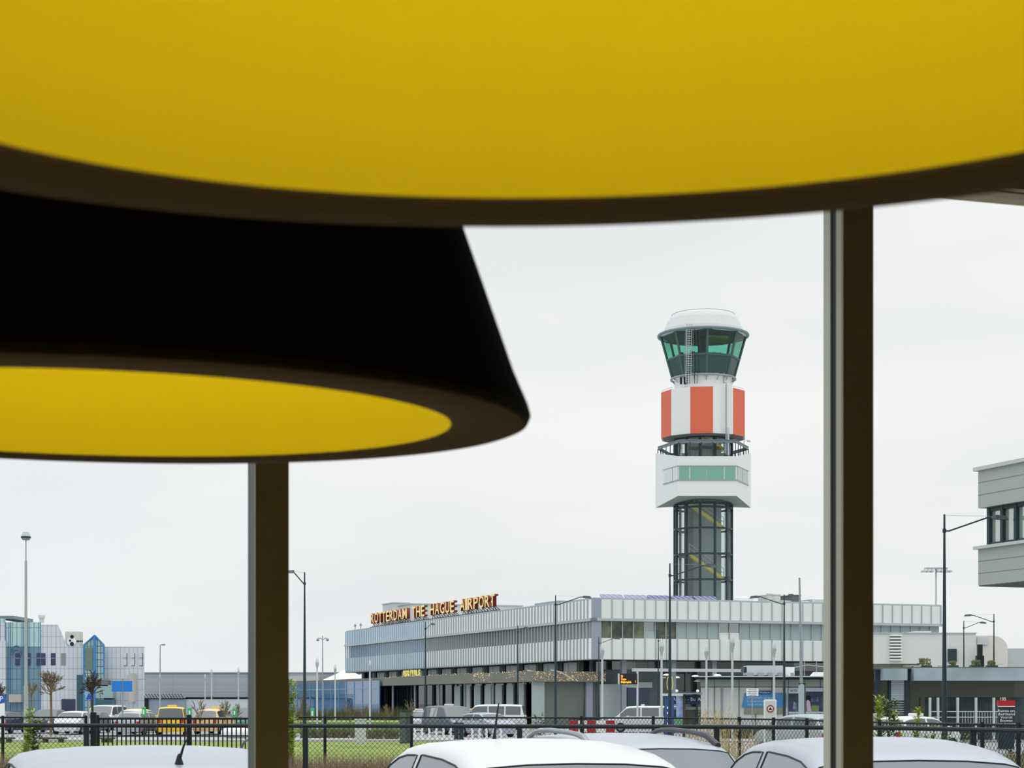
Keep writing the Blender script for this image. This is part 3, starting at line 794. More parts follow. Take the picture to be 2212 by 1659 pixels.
# deck railing
rt, rb = tz(966)-.28, zt_f
ring = boxring(0, 0, -.25)
m1 = MB(); 
for i in range(6):
    a, b = ring[i], ring[(i+1) % 6]
    p = [(a[0], a[1], rt), (b[0], b[1], rt), (b[0], b[1], rt+.30), (a[0], a[1], rt+.30)]
    m1.add(p, [(0, 1, 2, 3)])
    m1.tube([(a[0], a[1], rt+.3), (b[0], b[1], rt+.3)], .05, 6)
m1.build('railing_band', mat('railing_grey', (110, 126, 132), .5), tower)
m2 = MB()
for i in range(6):
    a, b = Vector(ring[i]), Vector(ring[(i+1) % 6])
    for t in range(5):
        c = a.lerp(b, t/5); m2.cyl((c.x, c.y, zt_f-.25), (c.x, c.y, rt+.1), .045, n=5)
m2.build('railing_post', TSt, tower)
MB().tube([(bx-.9, -1.6, rt), (bx-.9, -1.6, rt+.7), (bx-.5, -1.6, rt+.75)], .04, 5).box(bx-.55, bx-.25, -1.7, -1.5, rt+.6, rt+.75).build('camera_mast', M_alu, tower)
# glazed drum between deck and band
r1 = 62*K
MB().lathe([(r1-.12, zt_f-.25), (r1-.12, tz(938))], 40).build('drum_glass', Tg1, tower, smooth=True)
for k in range(12):
    a = R(-90-12+30*k); x, y = r1*math.cos(a), r1*math.sin(a)
    MB().cyl((x, y, zt_f-.25), (x, y, tz(938)), .13, n=8).build('column', TSt, tower)
MB().lathe([(r1-.1, tz(950)-.1), (r1+.06, tz(950)-.1), (r1+.06, tz(950)+.1), (r1-.1, tz(950)+.1)], 36, closed=True).build('ring_beam', TSt, tower)
# red and white band, twelve faces
rb_ = 92.5*K; zb0, zb1 = tz(948.5), tz(850)
vv = [(rb_*math.sin(R(-83+30*k)), -rb_*math.cos(R(-83+30*k))) for k in range(12)]
vv = [(rb_*math.sin(R(-53+30*k)), -rb_*math.cos(R(-53+30*k))) for k in range(12)]
for k in range(12):
    a, b = vv[k], vv[(k+1) % 12]
    ai, bi = (a[0]*.96, a[1]*.96), (b[0]*.96, b[1]*.96)
    MB().add([(a[0], a[1], zb0), (b[0], b[1], zb0), (b[0], b[1], zb1), (a[0], a[1], zb1), (ai[0], ai[1], zb0), (bi[0], bi[1], zb0), (bi[0], bi[1], zb1), (ai[0], ai[1], zb1)],
             [(0, 1, 2, 3), (4, 7, 6, 5), (0, 4, 5, 1), (3, 2, 6, 7)]).build('band_panel', TWr if k % 2 == 1 else TWm, tower)
MB().add([(x*.97, y*.97, zb0+.03) for x, y in vv]+[(x*.6, y*.6, zb0-.12) for x, y in vv], [tuple(range(12)), tuple(range(12, 24))]+[(k, (k+1) % 12, 12+(k+1) % 12, 12+k) for k in range(12)]).build('band_underside', Tund, tower)
MB().add([(x*.97, y*.97, zb1-.05) for x, y in vv], [tuple(range(12))]).build('band_top', TWm, tower)
MB().lathe([(rb_*.97, zb1+.18), (rb_*.98, zb1+.18), (rb_*.98, zb1+.24), (rb_*.97, zb1+.24)], 12, closed=True, a0=R(-53-90)).build('band_rail', TWm, tower)
# neck, cab
rn = 62*K
MB().lathe([(rn, zb1-.05), (rn, tz(812))], 40).build('neck', TWm, tower, smooth=True)
rc0, rc1 = 66*K, 91.5*K; zc0, zc1 = tz(819), tz(727.5); tm = .53
rcm = rc0+(rc1-rc0)*(1-(778-727.5)/(819-727.5)); zcm = tz(778)
def oct_(r, z): return [(r*math.sin(R(45*k)), -r*math.cos(R(45*k)), z) for k in range(8)]
A, B_, C_ = oct_(rc0, zc0), oct_(rcm, zcm), oct_(rc1, zc1)
for k in range(8):
    j = (k+1) % 8
    MB().add([B_[k], B_[j], C_[j], C_[k]], [(0, 1, 2, 3)]).build('cab_window', Tg2, tower)
    MB().add([A[k], A[j], B_[j], B_[k]], [(0, 1, 2, 3)]).build('cab_lower_window', Tg3, tower)
    MB().cyl(A[k], C_[k], .13, n=6).build('cab_mullion', mat('cab_steel', (70, 98, 98), .5), tower)
for (ra, za) in ((rcm, zcm), (rc1-.1, zc1)):
    m = MB(); q = oct_(ra, za); m.tube(q, .14, 6, closed=True); m.build('cab_transom', mat('cab_steel', (70, 98, 98), .5), tower)
MB().add(oct_(rcm-.3, zcm-.6), [tuple(range(8))]).build('cab_floor', mat('cab_floor_dark', (48, 62, 62), .8), tower)
MB().add(oct_(rc1-.15, zc1-.02), [tuple(range(8))]).build('cab_ceiling', mat('cab_ceiling_green', (74, 104, 94), .8), tower)
MB().add([(.2, -2.6, zc1-.5), (2.3, -2.3, zc1-.6), (2.3, -.6, zc1-.75), (.1, -.6, zc1-.75), (.2, -2.6, zc1-.35), (2.3, -2.3, zc1-.35), (2.3, -.6, zc1-.55), (.1, -.6, zc1-.55)],
         [(0, 1, 2, 3), (4, 5, 6, 7), (0, 1, 5, 4), (1, 2, 6, 5), (2, 3, 7, 6), (3, 0, 4, 7)]).build('ceiling_panel', mat('yellow_ceiling_panel', (190, 170, 60), .6), tower)
MB().cyl((0, 0, zcm-.6), (0, 0, zc1), .35, n=12).build('cab_post', TSt, tower)
m = MB(); rnd = random.Random(5)
for (xc, wd) in ((-.9, .8), (.9, .8), (1.6, .6), (-2.6, .4)):
    for i in range(3):
        x = xc+rnd.uniform(-wd, wd)/2; y = rnd.uniform(-2.2, -1.4); m.box(x-.22, x+.22, y-.05, y+.05, zcm-.1, zcm+rnd.uniform(.3, .55))
m.box(-2.2, 2.2, -2.6, -1.2, zcm-.4, zcm-.05)
m.build('control_desk', M_black, tower)
zr_ = tz(726)
MB().lathe([(96*K+.16*math.cos(t), zr_+.16*math.sin(t)) for t in [2*PI*i/8 for i in range(8)]], 48, closed=True).build('rim_tube', mat('rim_grey', (112, 132, 136), .4), tower, smooth=True)
MB().lathe([(88*K, zr_+.1), (95*K, zr_+.02), (95*K, zr_-.05), (86*K, zr_-.12)], 48, closed=True).build('eave', TWm, tower, smooth=True)
zq = tz(690)-.55
MB().lathe([(88*K, zr_+.05), (86*K, zr_+.5), (76*K, zr_+1.55), (70*K, zr_+1.95), (50*K, zr_+2.25), (20*K, zr_+2.42), (.001, zr_+2.45)], 24).build('cab_roof', mat('cab_roof_white', (208, 208, 208), .4), tower)
MB().tube([(68*K*math.cos(a), 68*K*math.sin(a), zr_+2.12) for a in [2*PI*i/24 for i in range(24)]], .03, 4, closed=True).build('roof_wire', M_grey, tower)
zk = tz(820)
MB().lathe([(69*K+.12*math.cos(t), zk+.12*math.sin(t)) for t in [2*PI*i/8 for i in range(8)]], 40, closed=True).build('catwalk_rail', M_grey, tower, smooth=True)
m = MB()
for k in range(16):
    a = 2*PI*k/16; m.tube([(69*K*math.cos(a), 69*K*math.sin(a), zk), (rn*math.cos(a), rn*math.sin(a), zk-.5)], .04, 4)
m.build('catwalk_bracket', M_grey, tower)
# ladder with cage, cable duct, small boxes
lad = MB(); xl0, xl1 = (1475-1519)*K, (1486-1519)*K; yb0, yt0 = -rn-.35, -(91*K)*.93-.2
zl0, zl1 = tz(838), tz(717)
def lp(t): return yb0+(yt0-yb0)*max(0, (t-.12)/.88), zl0+(zl1-zl0)*t
for x in (xl0, xl1, (xl0+xl1)/2+.0):
    pts = [(x, *lp(t/10)) for t in range(11)]
    lad.tube(pts, .04 if x != (xl0+xl1)/2 else .025, 5)
for i in range(26):
    y, z = lp((i+.5)/26); lad.tube([(xl0, y, z), (xl1, y, z)], .03, 4)
lo_ = lad.build('ladder', M_alu, tower)
cg = MB()
for i in range(7):
    y, z = lp(.15+i*.12)
    cg.tube([((xl0+xl1)/2+.42*math.cos(a), y-.35+.42*math.sin(a)*-1, z) for a in [PI*j/8 for j in range(9)]], .02, 4)
for a in (0, PI/3, 2*PI/3, PI):
    cg.tube([((xl0+xl1)/2+.42*math.cos(a), lp(.15+i*.12)[0]-.35-.42*math.sin(a), lp(.15+i*.12)[1]) for i in range(7)], .02, 4)
cg.build('safety_cage', M_grey, lo_)
for dx in (.0, .75):
    MB().tube([(xl0-.05+dx+.2, -rn-.25, zl0-.1), (xl0+dx+.15, -rn-.25, zl0+1.1), (xl0+dx+.42, -rn-.25, zl0+1.1), (xl0+dx+.4, -rn-.25, zl0-.1)], .03, 5).build('cable_loop', M_black, tower)
xd = (1558-1519)*K; yd = -rb_*.93-.25
MB().tube([(xd, yd, tz(985)-.5), (xd, yd, tz(842)), (xd, -rn*.75-.2, tz(836)), (xd, -rn*.75-.2, tz(814))], .05, 5).build('cable', M_grey, tower)
m = MB()
for i in range(40): m.box(xd-.09, xd+.09, yd-.03, yd+.03, tz(985)+i*.165, tz(985)+i*.165+.08)
m.build('cable_clip', M_grey, tower)
MB().tube([(xd+.22, yd, tz(985)-.5), (xd+.22, yd, tz(938))], .1, 6).build('duct', M_pgrey, tower)
for (x, n_) in ((-2.6, 0), (-2.2, 1)):
    MB().box(x, x+.2, -rn*.75-.3, -rn*.75, tz(838), tz(824)).build('equipment_box', M_black, tower)
MB().cyl((0, 0, 0), (0, 0, .15), r0+.2, n=36).build('base_ring', M_pgrey, tower)

# ---------------------------------------------------------------- grey corner building at the right edge
KB = Vector((X(2113, 60), 60, 0))
kb = thing('office_block', 'grey panelled block jutting in at the right edge above the lamp post', 'building', KB, TR)
Mkb = mat('grey_metal_panel', (172, 178, 176), .5, .1, noise=.03)
def kz(py): return Z(py, 60)
zk0, zk1, zk2, zk3 = kz(1265), kz(1187), kz(1098), kz(1018)
D1, D2 = 16, 22
MB().box(0, D2, -D1, 0, zk0, zk1).box(0, D2, -D1, 0, zk2, zk3).build('wall', Mkb, kb)
MB().box(-.12, D2, -D1, .12, zk3, zk3+.12).box(-.12, D2, -D1, .12, zk1, zk1+.10).build('coping', mat('coping_grey', (196, 202, 200), .5), kb)
f = MB()
for z in (zk0+.39, zk0+.78, zk2+.42, zk2+.82): f.box(-.006, .01, -D1, .0, z-.012, z+.012).box(0, D2, -.01, .006, z-.012, z+.012)
f.build('panel_joint', mat('joint_grey', (128, 134, 134), .6), kb)
MB().box(.3, D2, -D1, -.3, zk1, zk2).build('window_band', glass('block_glass', (176, 206, 190), .35, 0, clear=.25, body=(178, 204, 190)), kb)
for i in range(22):
    y = -.28-i*.72
    MB().box(.18, .32, y-.07, y+.07, zk1+.1, zk2).build('window_mullion', TSt, kb)
MB().box(.2, .32, -D1, -.28, zk1+.1, zk1+.2).box(.2, .32, -D1, -.28, zk2-.12, zk2).build('window_frame', TSt, kb)
MB().box(.02, D2-.02, -D1+.02, -.02, zk0-.03, zk0).build('underside', mat('dark_soffit', (104, 112, 108), .7), kb)
MB().box(9, D2, -D1, -2, GZ, zk0-.02).build('ground_floor', Mkb, kb)
# ---------------------------------------------------------------- helpers for things that stand square to the view at distance Y
class SQ:
    def __init__(s, Y): s.Y = Y
    def x(s, px): return X(px, s.Y)
    def z(s, py): return Z(py, s.Y)
    def box(s, mb, px0, px1, py0, py1, y0, y1):
        """picture rectangle (py0 upper, py1 lower), depth y0..y1 behind Y"""
        z0 = s.z(py1) if py1 is not None else GZ
        return mb.box(s.x(px0), s.x(px1), y0, y1, z0, s.z(py0))
# ---------------------------------------------------------------- glass office complex on the left
q = SQ(170); L0 = (0, 170, 0)
lb = thing('office_complex', 'pale blue panelled office complex with gabled glass bay at the left edge', 'building', L0)
Mlp = grid_mat('pale_panel_grid', (206, 214, 224), (160, 170, 180), .395, .98, .022, hoff=.1)
Mlb = grid_mat('blue_glass_grid', (110, 142, 160), (78, 112, 140), .395, .98, .026, rgb2=(122, 152, 166), rough=.25, hoff=.1)
Mlg = grid_mat('green_glass_grid', (178, 208, 210), (96, 128, 144), .395, 1.75, .03, rough=.2, hoff=.2)
mb = MB(); q.box(mb, -60, 12, 1345, None, .0, 20); q.box(mb, 88, 125, 1349, 1396, 0, 14)
mb.vprism([(q.x(125), q.z(1349)), (q.x(145), q.z(1396)), (q.x(125), q.z(1396))], 0, 14)
q.box(mb, 88, 189, 1396, None, 0, 20); q.box(mb, 224, 312, 1397, None, 0, 20)
mb.build('wall', Mlp, lb)
mb = MB(); q.box(mb, -60, 14, 1384, 1500, -.35, 0.0); o = mb.build('wall', Mlp, lb)
q.box(MB(), 0, 1, 0, 1, 0, 1)
mb = MB(); q.box(mb, 12, 88, 1344, 1397, .05, 14); mb.build('glass_facade', Mlg, lb)
mb = MB(); q.box(mb, 12, 88, 1397, None, .05, 14); mb.build('glass_facade', Mlb, lb)
mb = MB(); q.box(mb, -60, 12, 1336, 1345, .0, 14); mb.build('glass_facade', Mlg, lb)
arch = MB()
for r_, in ((14,), (9,)):
    arch.tube([(q.x(36)+r_*.0425*math.cos(a), -.05, q.z(1395)+r_*1.5*.0425*math.sin(a)-.9) for a in [PI*i/12 for i in range(13)]], .05, 5)
arch.build('arch_frame', mat('blue_grey_frame', (84, 116, 146), .5), lb)
for px in (0, 12, 22, 50, 60, 88): 
    mb = MB(); q.box(mb, px-.5, px+.5, 1344, 1535, -.06, .04); mb.build('facade_mullion', mat('blue_frame', (66, 116, 172), .5), lb)
Mdw = mat('dark_blue_window', (38, 50, 84), .15, spec=.6)
for (a, b) in ((33, 43), (60, 66), (79, 87.5), (89, 98.5), (110, 120)):
    mb = MB(); q.box(mb, a, b, 1411, 1437, -.04, .06); w_ = mb.build('window', Mdw, lb)
    mb = MB(); q.box(mb, a, b, 1421, 1422.5, -.08, -.04); mb.build('glazing_bar', mat('pale_bar', (140, 150, 180), .5), w_)
Mlw = glass('pale_green_window', (190, 206, 204), .3, .02, clear=.2, body=(190, 206, 206))
for (a, b) in ((132, 142),):
    mb = MB(); q.box(mb, a, b, 1411, 1437, -.04, .06); mb.build('window', mat('grey_green_window', (132, 148, 142), .3), lb)
for (a, b) in ((267, 275), (284, 292), (301, 309), (2, 7)):
    mb = MB(); q.box(mb, a, b, 1411, 1438, -.03, .04); w_ = mb.build('window', Mlw, lb)
    mb = MB(); q.box(mb, b-1.2, b, 1411, 1438, -.07, -.03); q.box(mb, a, b, 1437, 1438, -.07, -.03); q.box(mb, a, b, 1421, 1422, -.07, -.03); mb.build('window_frame', mat('teal_frame', (66, 96, 104), .5), w_)
# gabled glass bay
bay = MB()
bay.vprism([(q.x(188), GZ), (q.x(231), GZ), (q.x(231), q.z(1394)), (q.x(211), q.z(1373)), (q.x(188), q.z(1394))], -1.2, 6)
bay.build('gable_bay', grid_mat('bay_glass', (166, 196, 198), (78, 108, 130), .30, .62, .035, rough=.15, rgb2=(150, 182, 176)), lb)
fr = MB()
for (a, b) in (((188, 1540), (188, 1394)), ((188, 1394), (211, 1373)), ((211, 1373), (231, 1394)), ((231, 1394), (231, 1460))):
    fr.tube([(q.x(a[0]), -1.25, q.z(a[1])), (q.x(b[0]), -1.25, q.z(b[1]))], .07, 5)
fr.box(q.x(209), q.x(213.5), -1.36, -1.2, GZ, q.z(1375)); fr.build('bay_frame', mat('bright_blue_frame', (58, 134, 198), .45), lb)
mb = MB(); q.box(mb, 191, 207, 1400, 1448, -1.27, -1.2); mb.build('bay_window', mat('bay_dark_window', (110, 128, 118), .25), lb)
mb = MB().vprism([(q.x(175), q.z(1396)), (q.x(211), q.z(1374)), (q.x(222), q.z(1374)), (q.x(231), q.z(1396))], 6, 12); mb.build('bay_roof', M_pgrey, lb)
# ground floor openings, entrance
for (a, b, c, d, m) in ((133, 163, 1510, None, Mdw), (166, 190, 1458, None, mat('teal_glass', (62, 98, 112), .2)), (213, 250, 1480, 1508, mat('pale_teal_glass', (150, 178, 180), .2)), (213, 250, 1511, None, mat('teal_glass', (62, 98, 112), .2)),
                        (216, 240, 1470, 1482, M_soff), (275, 296, 1458, 1492, M_pgrey)):
    mb = MB(); q.box(mb, a, b, c, d, -1.32 if 213 <= a < 260 else -.06, .0); mb.build('glazing', m, lb)
mb = MB(); q.box(mb, 286, 295, 1455, 1516, -1.6, -.1); mb.build('entrance_column', mat('beige_column', (186, 184, 178), .7), lb)
mb = MB(); q.box(mb, 24, 50, 1500, 1517, -.8, -.1); mb.build('porch', mat('beige_porch', (178, 178, 170), .7), lb)
for ch in lb.children_recursive:
    for v in ch.data.vertices:
        if v.co.y > .3: v.co.x -= .30*v.co.y
# roof plant
for (a, b, c, d, m, nm, lbl) in ((-14, 23, 1329, 1336, mat('blue_grey_plant', (110, 132, 140), .6), 'roof_plant', 'grey plant room on the roof at the top left corner of the office complex'),):
    mb = MB(); q.box(mb, a, b, c, d+.0, 1, 8); tag(mb.build(nm, m, loc=L0), lbl, 'roof unit')
o = thing('roof_vent', 'small square vent cowl on a stem above the office roof', 'vent', (q.x(77), 172, q.z(1344)+.02))
MB().box(-.18, .18, 0, .4, 0, .45).build('stem', M_pgrey, o); MB().box(-.24, .24, -.1, .5, .45, .72).build('cowl', M_pgrey, o)
o = thing('rooftop_sign_box', 'beige rooftop box carrying a round white logo with dark spots', 'sign', (q.x(135), 171, q.z(1396)+.02))
MB().box(0, 31*.0425, 0, 1.4, 0, 32*.0425).build('box', mat('beige_box', (204, 204, 196), .7), o)
MB().cyl((.62, -.02, .45), (.62, -.10, .45), .42, n=24).build('logo_disc', M_white, o)
for (x, z, r_) in ((.66, .88, .17), (.48, .52, .10), (.66, .22, .19)):
    MB().cyl((x, -.10, z), (x, -.13, z), r_, n=12).build('logo_spot', M_black, o)
m = MB()
for i in range(5): m.box(.92+i*.15, 1.03+i*.15, -.05, 0, .40, .55)
m.build('lettering', M_black, o)

# ---------------------------------------------------------------- long grey warehouse
q = SQ(262)
wh = thing('warehouse', 'long low grey warehouse behind the car park, left of the terminal', 'building', (0, 262, 0))
mb = MB(); q.box(mb, 300, 860, 1454, None, 0, 30); mb.build('wall', grid_mat('warehouse_cladding', (166, 176, 186), (150, 160, 170), 6.0, 1.05, .04), wh)
mb = MB(); q.box(mb, 300, 862, 1452, 1454, -.2, 30); mb.build('roof_edge', M_grey, wh)
mb = MB(); q.box(mb, 407, 545, 1510, None, -2, 0); mb.build('wall', mat('warehouse_white_wall', (208, 216, 222), .6), wh)
mb = MB(); q.box(mb, 318, 407, 1510, None, -3, 0); mb.build('wall', mat('warehouse_blue_grey', (142, 156, 174), .6), wh)
mb = MB(); q.box(mb, 314, 330, 1509, None, -3.2, -3); mb.build('gate', M_black, wh)
mb = MB(); q.box(mb, 407, 545, 1505.5, 1508, -2.2, 0); q.box(mb, 318, 407, 1508, 1510, -3.2, 0); mb.build('eave', M_dark, wh)
brk = MB()
for i in range(15):
    x = q.x(318+i*6.2); brk.tube([(x, -3.2, q.z(1508)), (x-.33, -3.6, q.z(1499))], .05, 4)
brk.build('fence_bracket', M_dark, wh)
mb = MB(); q.box(mb, 622, 690, 1462, 1472, -6, 0); mb.build('loading_canopy', M_pgrey, wh)
mb = MB(); q.box(mb, 622, 690, 1473, None, -5, 0); mb.build('loading_bay', mat('dark_bay', (58, 66, 84), .6), wh)
# white pointed marquee
q = SQ(247); tn = thing('marquee', 'white pointed marquee roof peeping over the blue walkway', 'tent', (q.x(752), 247, GZ))
R_ = 58*.0587
for (cx_, hh_) in ((-.2, 1436), (3.2, 1440)):
    MB().lathe([(4.2, q.z(1476)-GZ), (2.1, q.z(1461)-GZ), (.9, q.z(1452)-GZ), (.01, q.z(hh_+9)-GZ)], 16, (cx_, 0, 0)).build('canvas', M_white, tn)
for sx in (-4.4, 7): MB().cyl((sx, 0, 0), (sx, 0, q.z(1474)-GZ), .08, n=6).build('tent_pole', M_grey, tn)

# ---------------------------------------------------------------- annex and low glazed building on the right
q = SQ(148)
an = thing('white_annex', 'plain white annex with a tall louvre, in front of the terminal right end', 'building', (0, 148, 0))
Mann = mat('annex_white', (216, 218, 216), .6, noise=.03, scale=.3)
mb = MB(); q.box(mb, 1850, 2108, 1368, None, 0, 10); mb.build('wall', Mann, an)
mb = MB(); q.box(mb, 1850, 2110, 1366.5, 1368.5, -.1, 10); mb.build('roof_edge', M_edge, an)
mb = MB(); q.box(mb, 1983, 2018, 1362, 1368, 1, 8); mb.build('roof_step', Mann, an)
lv = MB()
for i in range(9): q.box(lv, 1921, 1947, 1371+i*6.6, 1374.6+i*6.6, -.35, 0)
lv.build('louvre', mat('louvre_white', (232, 236, 232), .5), an)
mb = MB(); q.box(mb, 1922, 1946, 1371, 1428, -.03, .02); mb.build('louvre_back', mat('louvre_shade', (120, 128, 122), .7), an)
mb = MB(); q.box(mb, 2047, 2065, 1402, 1430, -.3, .02); mb.build('dark_vent', M_dark, an)
o = thing('flue', 'short black flue against the pale tank', 'chimney', (q.x(2111), 147.2, GZ))
MB().box(-.18, .18, -.2, .2, q.z(1420)-GZ, q.z(1393)-GZ).build('pipe', M_black, o); MB().box(-.28, .28, -.3, .3, 0, q.z(1417)-GZ).build('base', M_black, o)
tk = thing('storage_tank', 'large pale horizontal tank with a rounded end, right of the annex', 'tank', (0, 149, 0))
prof = []
x0, x1 = q.x(2108), q.x(2184); zc_ = q.z(1372)
m = MB().vprism([(x0+.08, GZ), (x1, GZ)]+[(x1-1.3*(1-math.cos(a)), q.z(1400)+(zc_-q.z(1400))*math.sin(a)) for a in [PI/2*i/8 for i in range(9)]]+[(x0+.08, zc_)], 0, 7)
m.build('body', mat('tank_beige', (216, 214, 208), .6), tk, smooth=True)
mb = MB(); q.box(mb, 2117, 2140, 1375, 1392, -.15, 0); mb.build('hatch', M_pgrey, tk)
o = MB(); q.box(o, 2186, 2260, 1399, None, 0, 6); tag(o.build('grey_shed', mat('shed_grey', (186, 192, 192), .6), loc=(0, 150, 0)), 'low grey shed right of the pale tank', 'shed')

q = SQ(100)
pv = thing('glazed_pavilion', 'low pavilion with blue grey fascia and brown glass at the lower right', 'building', (0, 100, 0))
Mfas = mat('fascia_blue_grey', (168, 182, 194), .35, noise=.06, scale=.5, rgb2=(142, 160, 168))
mb = MB(); q.box(mb, 1899, 1950, 1445, 1470, -1.2, 0); q.box(mb, 1964, 2300, 1444, 1471, -1.2, 0); mb.build('fascia', Mfas, pv)
mb = MB(); q.box(mb, 1870, 2300, 1441, 1445, -.6, 12); mb.build('roof', mat('gravel_roof', (108, 114, 104), .9), pv)
Gbr = glass('brown_glass', (92, 84, 60), .10, .02, clear=.25, body=(74, 70, 54))
mb = MB(); q.box(mb, 1880, 2300, 1470, 1506, 0, .1); mb.build('glazing', Gbr, pv)
mb = MB(); q.box(mb, 1880, 1998, 1506, None, 0, .1); mb.build('glazing', Gbr, pv)
mb = MB(); q.box(mb, 1998, 2300, 1506, None, 3.0, 3.2); mb.build('glazing', mat('inner_glass', (92, 112, 112), .2, rgb2=(64, 84, 92), scale=1.5), pv)
mb = MB(); q.box(mb, 1870, 2300, 1446, None, 6.0, 6.3); mb.build('wall', mat('inner_wall_dark', (70, 74, 66), .8), pv)
mb = MB(); q.box(mb, 1888, 1898, 1448, None, -.3, 0); q.box(mb, 1918, 1923, 1470, None, -.2, 0); q.box(mb, 1951, 1963, 1445, None, -.3, 0); mb.build('pier', M_dark, pv)
mb = MB(); q.box(mb, 1923, 1951, 1470, 1513, -.25, 0); mb.build('shutter', grid_mat('shutter_slats', (172, 190, 196), (140, 158, 166), 5, .10, .02), pv)
mb = MB()
for i in range(9): q.box(mb, 1926, 1951, 1516+i*5, 1518.5+i*5, -.25, -.1)
mb.build('step_slats', M_grey, pv)
Mlat = mat('white_lattice', (188, 202, 198), .5)
for px in (1997, 2014, 2056, 2095, 2133, 2204):
    mb = MB(); q.box(mb, px-2.2, px+2.2, 1507, None, -1.4, -1.2); mb.build('lattice_post', Mlat, pv)
for py in (1536, 1548):
    mb = MB(); q.box(mb, 2000, 2160, py, py+1.6, -1.38, -1.3); mb.build('lattice_rail', Mlat, pv)
mb = MB()
for i in range(14): q.box(mb, 2066+i*6, 2067+i*6, 1537, 1562, -1.3, -1.26)
mb.build('railing_bar', M_pgrey, pv)
for (px, py, s_, lbx) in ((2018, 1431, 1.0, 'round bushy planter on the pavilion roof beside the big lamp post'), (2082, 1434, .55, 'small dark plant on the pavilion roof, middle one'), (2133, 1434, .7, 'dark square planted box on the pavilion roof'), (2168, 1440, .6, 'low ragged plant on the pavilion roof near the right edge')):
    o = thing('roof_planter', lbx, 'planter', (q.x(px), 102.5, q.z(1441)+.02))
    MB().box(-.3*s_-.1, .3*s_+.1, -.25, .25, 0, .12).build('box', M_dark, o)
    m = MB(); rr = random.Random(int(px))
    for i in range(140):
        a = rr.uniform(0, 6.28); rad = rr.uniform(0, .36)*s_; x, y, z = rad*math.cos(a), rad*math.sin(a), .12+rr.uniform(0, .34)*s_
        d = .05; m.add([(x-d, y, z), (x+d, y, z+d*.4), (x+d*.3, y+d, z+d*2)], [(0, 1, 2)])
    m.build('foliage', mat('olive_foliage', (96, 104, 66), .9), o)
for i, (a, b, c, nm) in enumerate(((2024, 2032, 1436, 'white'), (1950, 1962, 1437, 'pale'), (1964, 1981, 1436, 'pale'), (2168, 2180, 1431, 'white'))):
    mb = MB(); mb.box(0, X(b, 103)-X(a, 103), 0, .8, 0, (1441-c)*.0258)
    mb.box(-.03, X(b, 103)-X(a, 103)+.03, -.03, .83, (1441-c)*.0258-.03, (1441-c)*.0258)
    tag(mb.build('roof_hood', M_pgrey if nm == 'pale' else M_white, loc=(X(a, 103), 102 if i != 3 else 104, q.z(1441)+.02)), ['small white hood on the pavilion roof left of the big lamp post', 'pale roof hood on the pavilion, leftmost of two', 'pale roof hood on the pavilion, second from the mullion', 'flat white hood on the pavilion roof near the right edge'][i], 'roof unit')
mb = MB(); q.box(mb, 1884, 2012, 1431.5, 1441, 3.0, 5.0); mb.build('roof_upstand', mat('mossy_upstand', (78, 88, 72), .9, rgb2=(110, 116, 100), scale=1.5), pv)
# info totem with red cap
q = SQ(82); tt = thing('information_totem', 'dark notice pillar with a red cap and white lines of text at the right edge', 'sign', (q.x(2173), 82, GZ))
k_ = 82/F
MB().box(-17*k_, 17*k_, -.08, .08, 0, q.z(1523)-GZ).build('panel', mat('totem_dark', (40, 54, 62), .4), tt)
MB().box(-18.5*k_, 18.5*k_, -.10, .10, q.z(1525)-GZ, q.z(1513)-GZ).build('cap', mat('totem_red', (180, 34, 44), .45), tt)
MB().box(-18*k_, 18*k_, -.11, .0, q.z(1527)-GZ, q.z(1525)-GZ).build('cap_stripe', M_white, tt)
for i, s_ in enumerate(('Ruimte om', 'duurzaamd', 'Vooruit', 'Bouwen', 'aan morgen')):
    text_obj('text_line', s_, M_white, .17, .004, tt, (0, -.086, q.z(1538+i*7)-GZ))
text_obj('number', '105', M_white, .2, .01, tt, (-.12, 0, q.z(1513)-GZ))

# ---------------------------------------------------------------- pale service building with adverts (left of the right mullion)
q = SQ(120)
ks = thing('service_building', 'pale panelled service building with advert panels left of the right mullion', 'building', (0, 120, 0))
mb = MB(); q.box(mb, 1514, 1850, 1484, None, 0, 8); mb.build('wall', mat('kiosk_panel', (222, 224, 222), .5, noise=.03, scale=.6), ks)
mb = MB(); q.box(mb, 1513, 1850, 1468, 1484, -.06, 8); mb.build('upper_band', mat('kiosk_band', (172, 180, 172), .55), ks)
mb = MB()
for px in (1528, 1543, 1596.5, 1632, 1667, 1703, 1738, 1772): q.box(mb, px-.6, px+.6, 1468, None, -.08, .0)
q.box(mb, 1513, 1850, 1483.5, 1484.7, -.08, 0); mb.build('panel_joint', mat('joint_dark', (92, 104, 102), .6), ks)
mb = MB(); q.box(mb, 1557, 1561, 1484, None, -.1, 0); mb.build('downpipe', M_grey, ks)
mb = MB(); q.box(mb, 1495, 1850, 1461, 1463.3, -1.6, 8); mb.build('flat_roof', M_pgrey, ks)
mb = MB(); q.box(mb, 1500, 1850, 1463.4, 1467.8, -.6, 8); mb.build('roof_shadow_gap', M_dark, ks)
ad = MB().vprism([(q.x(1602), q.z(1528)), (q.x(1698), q.z(1528)), (q.x(1698), q.z(1497)), (q.x(1608), q.z(1497))], -.12, -.09).build('advert_board', mat('advert_blue', (64, 142, 204), .5, rgb2=(92, 162, 216), scale=.4), ks)
MB().vprism([(q.x(1606), q.z(1542)), (q.x(1690), q.z(1542)), (q.x(1692), q.z(1528.3)), (q.x(1609), q.z(1528.3))], -.11, -.09).build('advert_board', mat('advert_olive', (142, 150, 128), .6), ks)
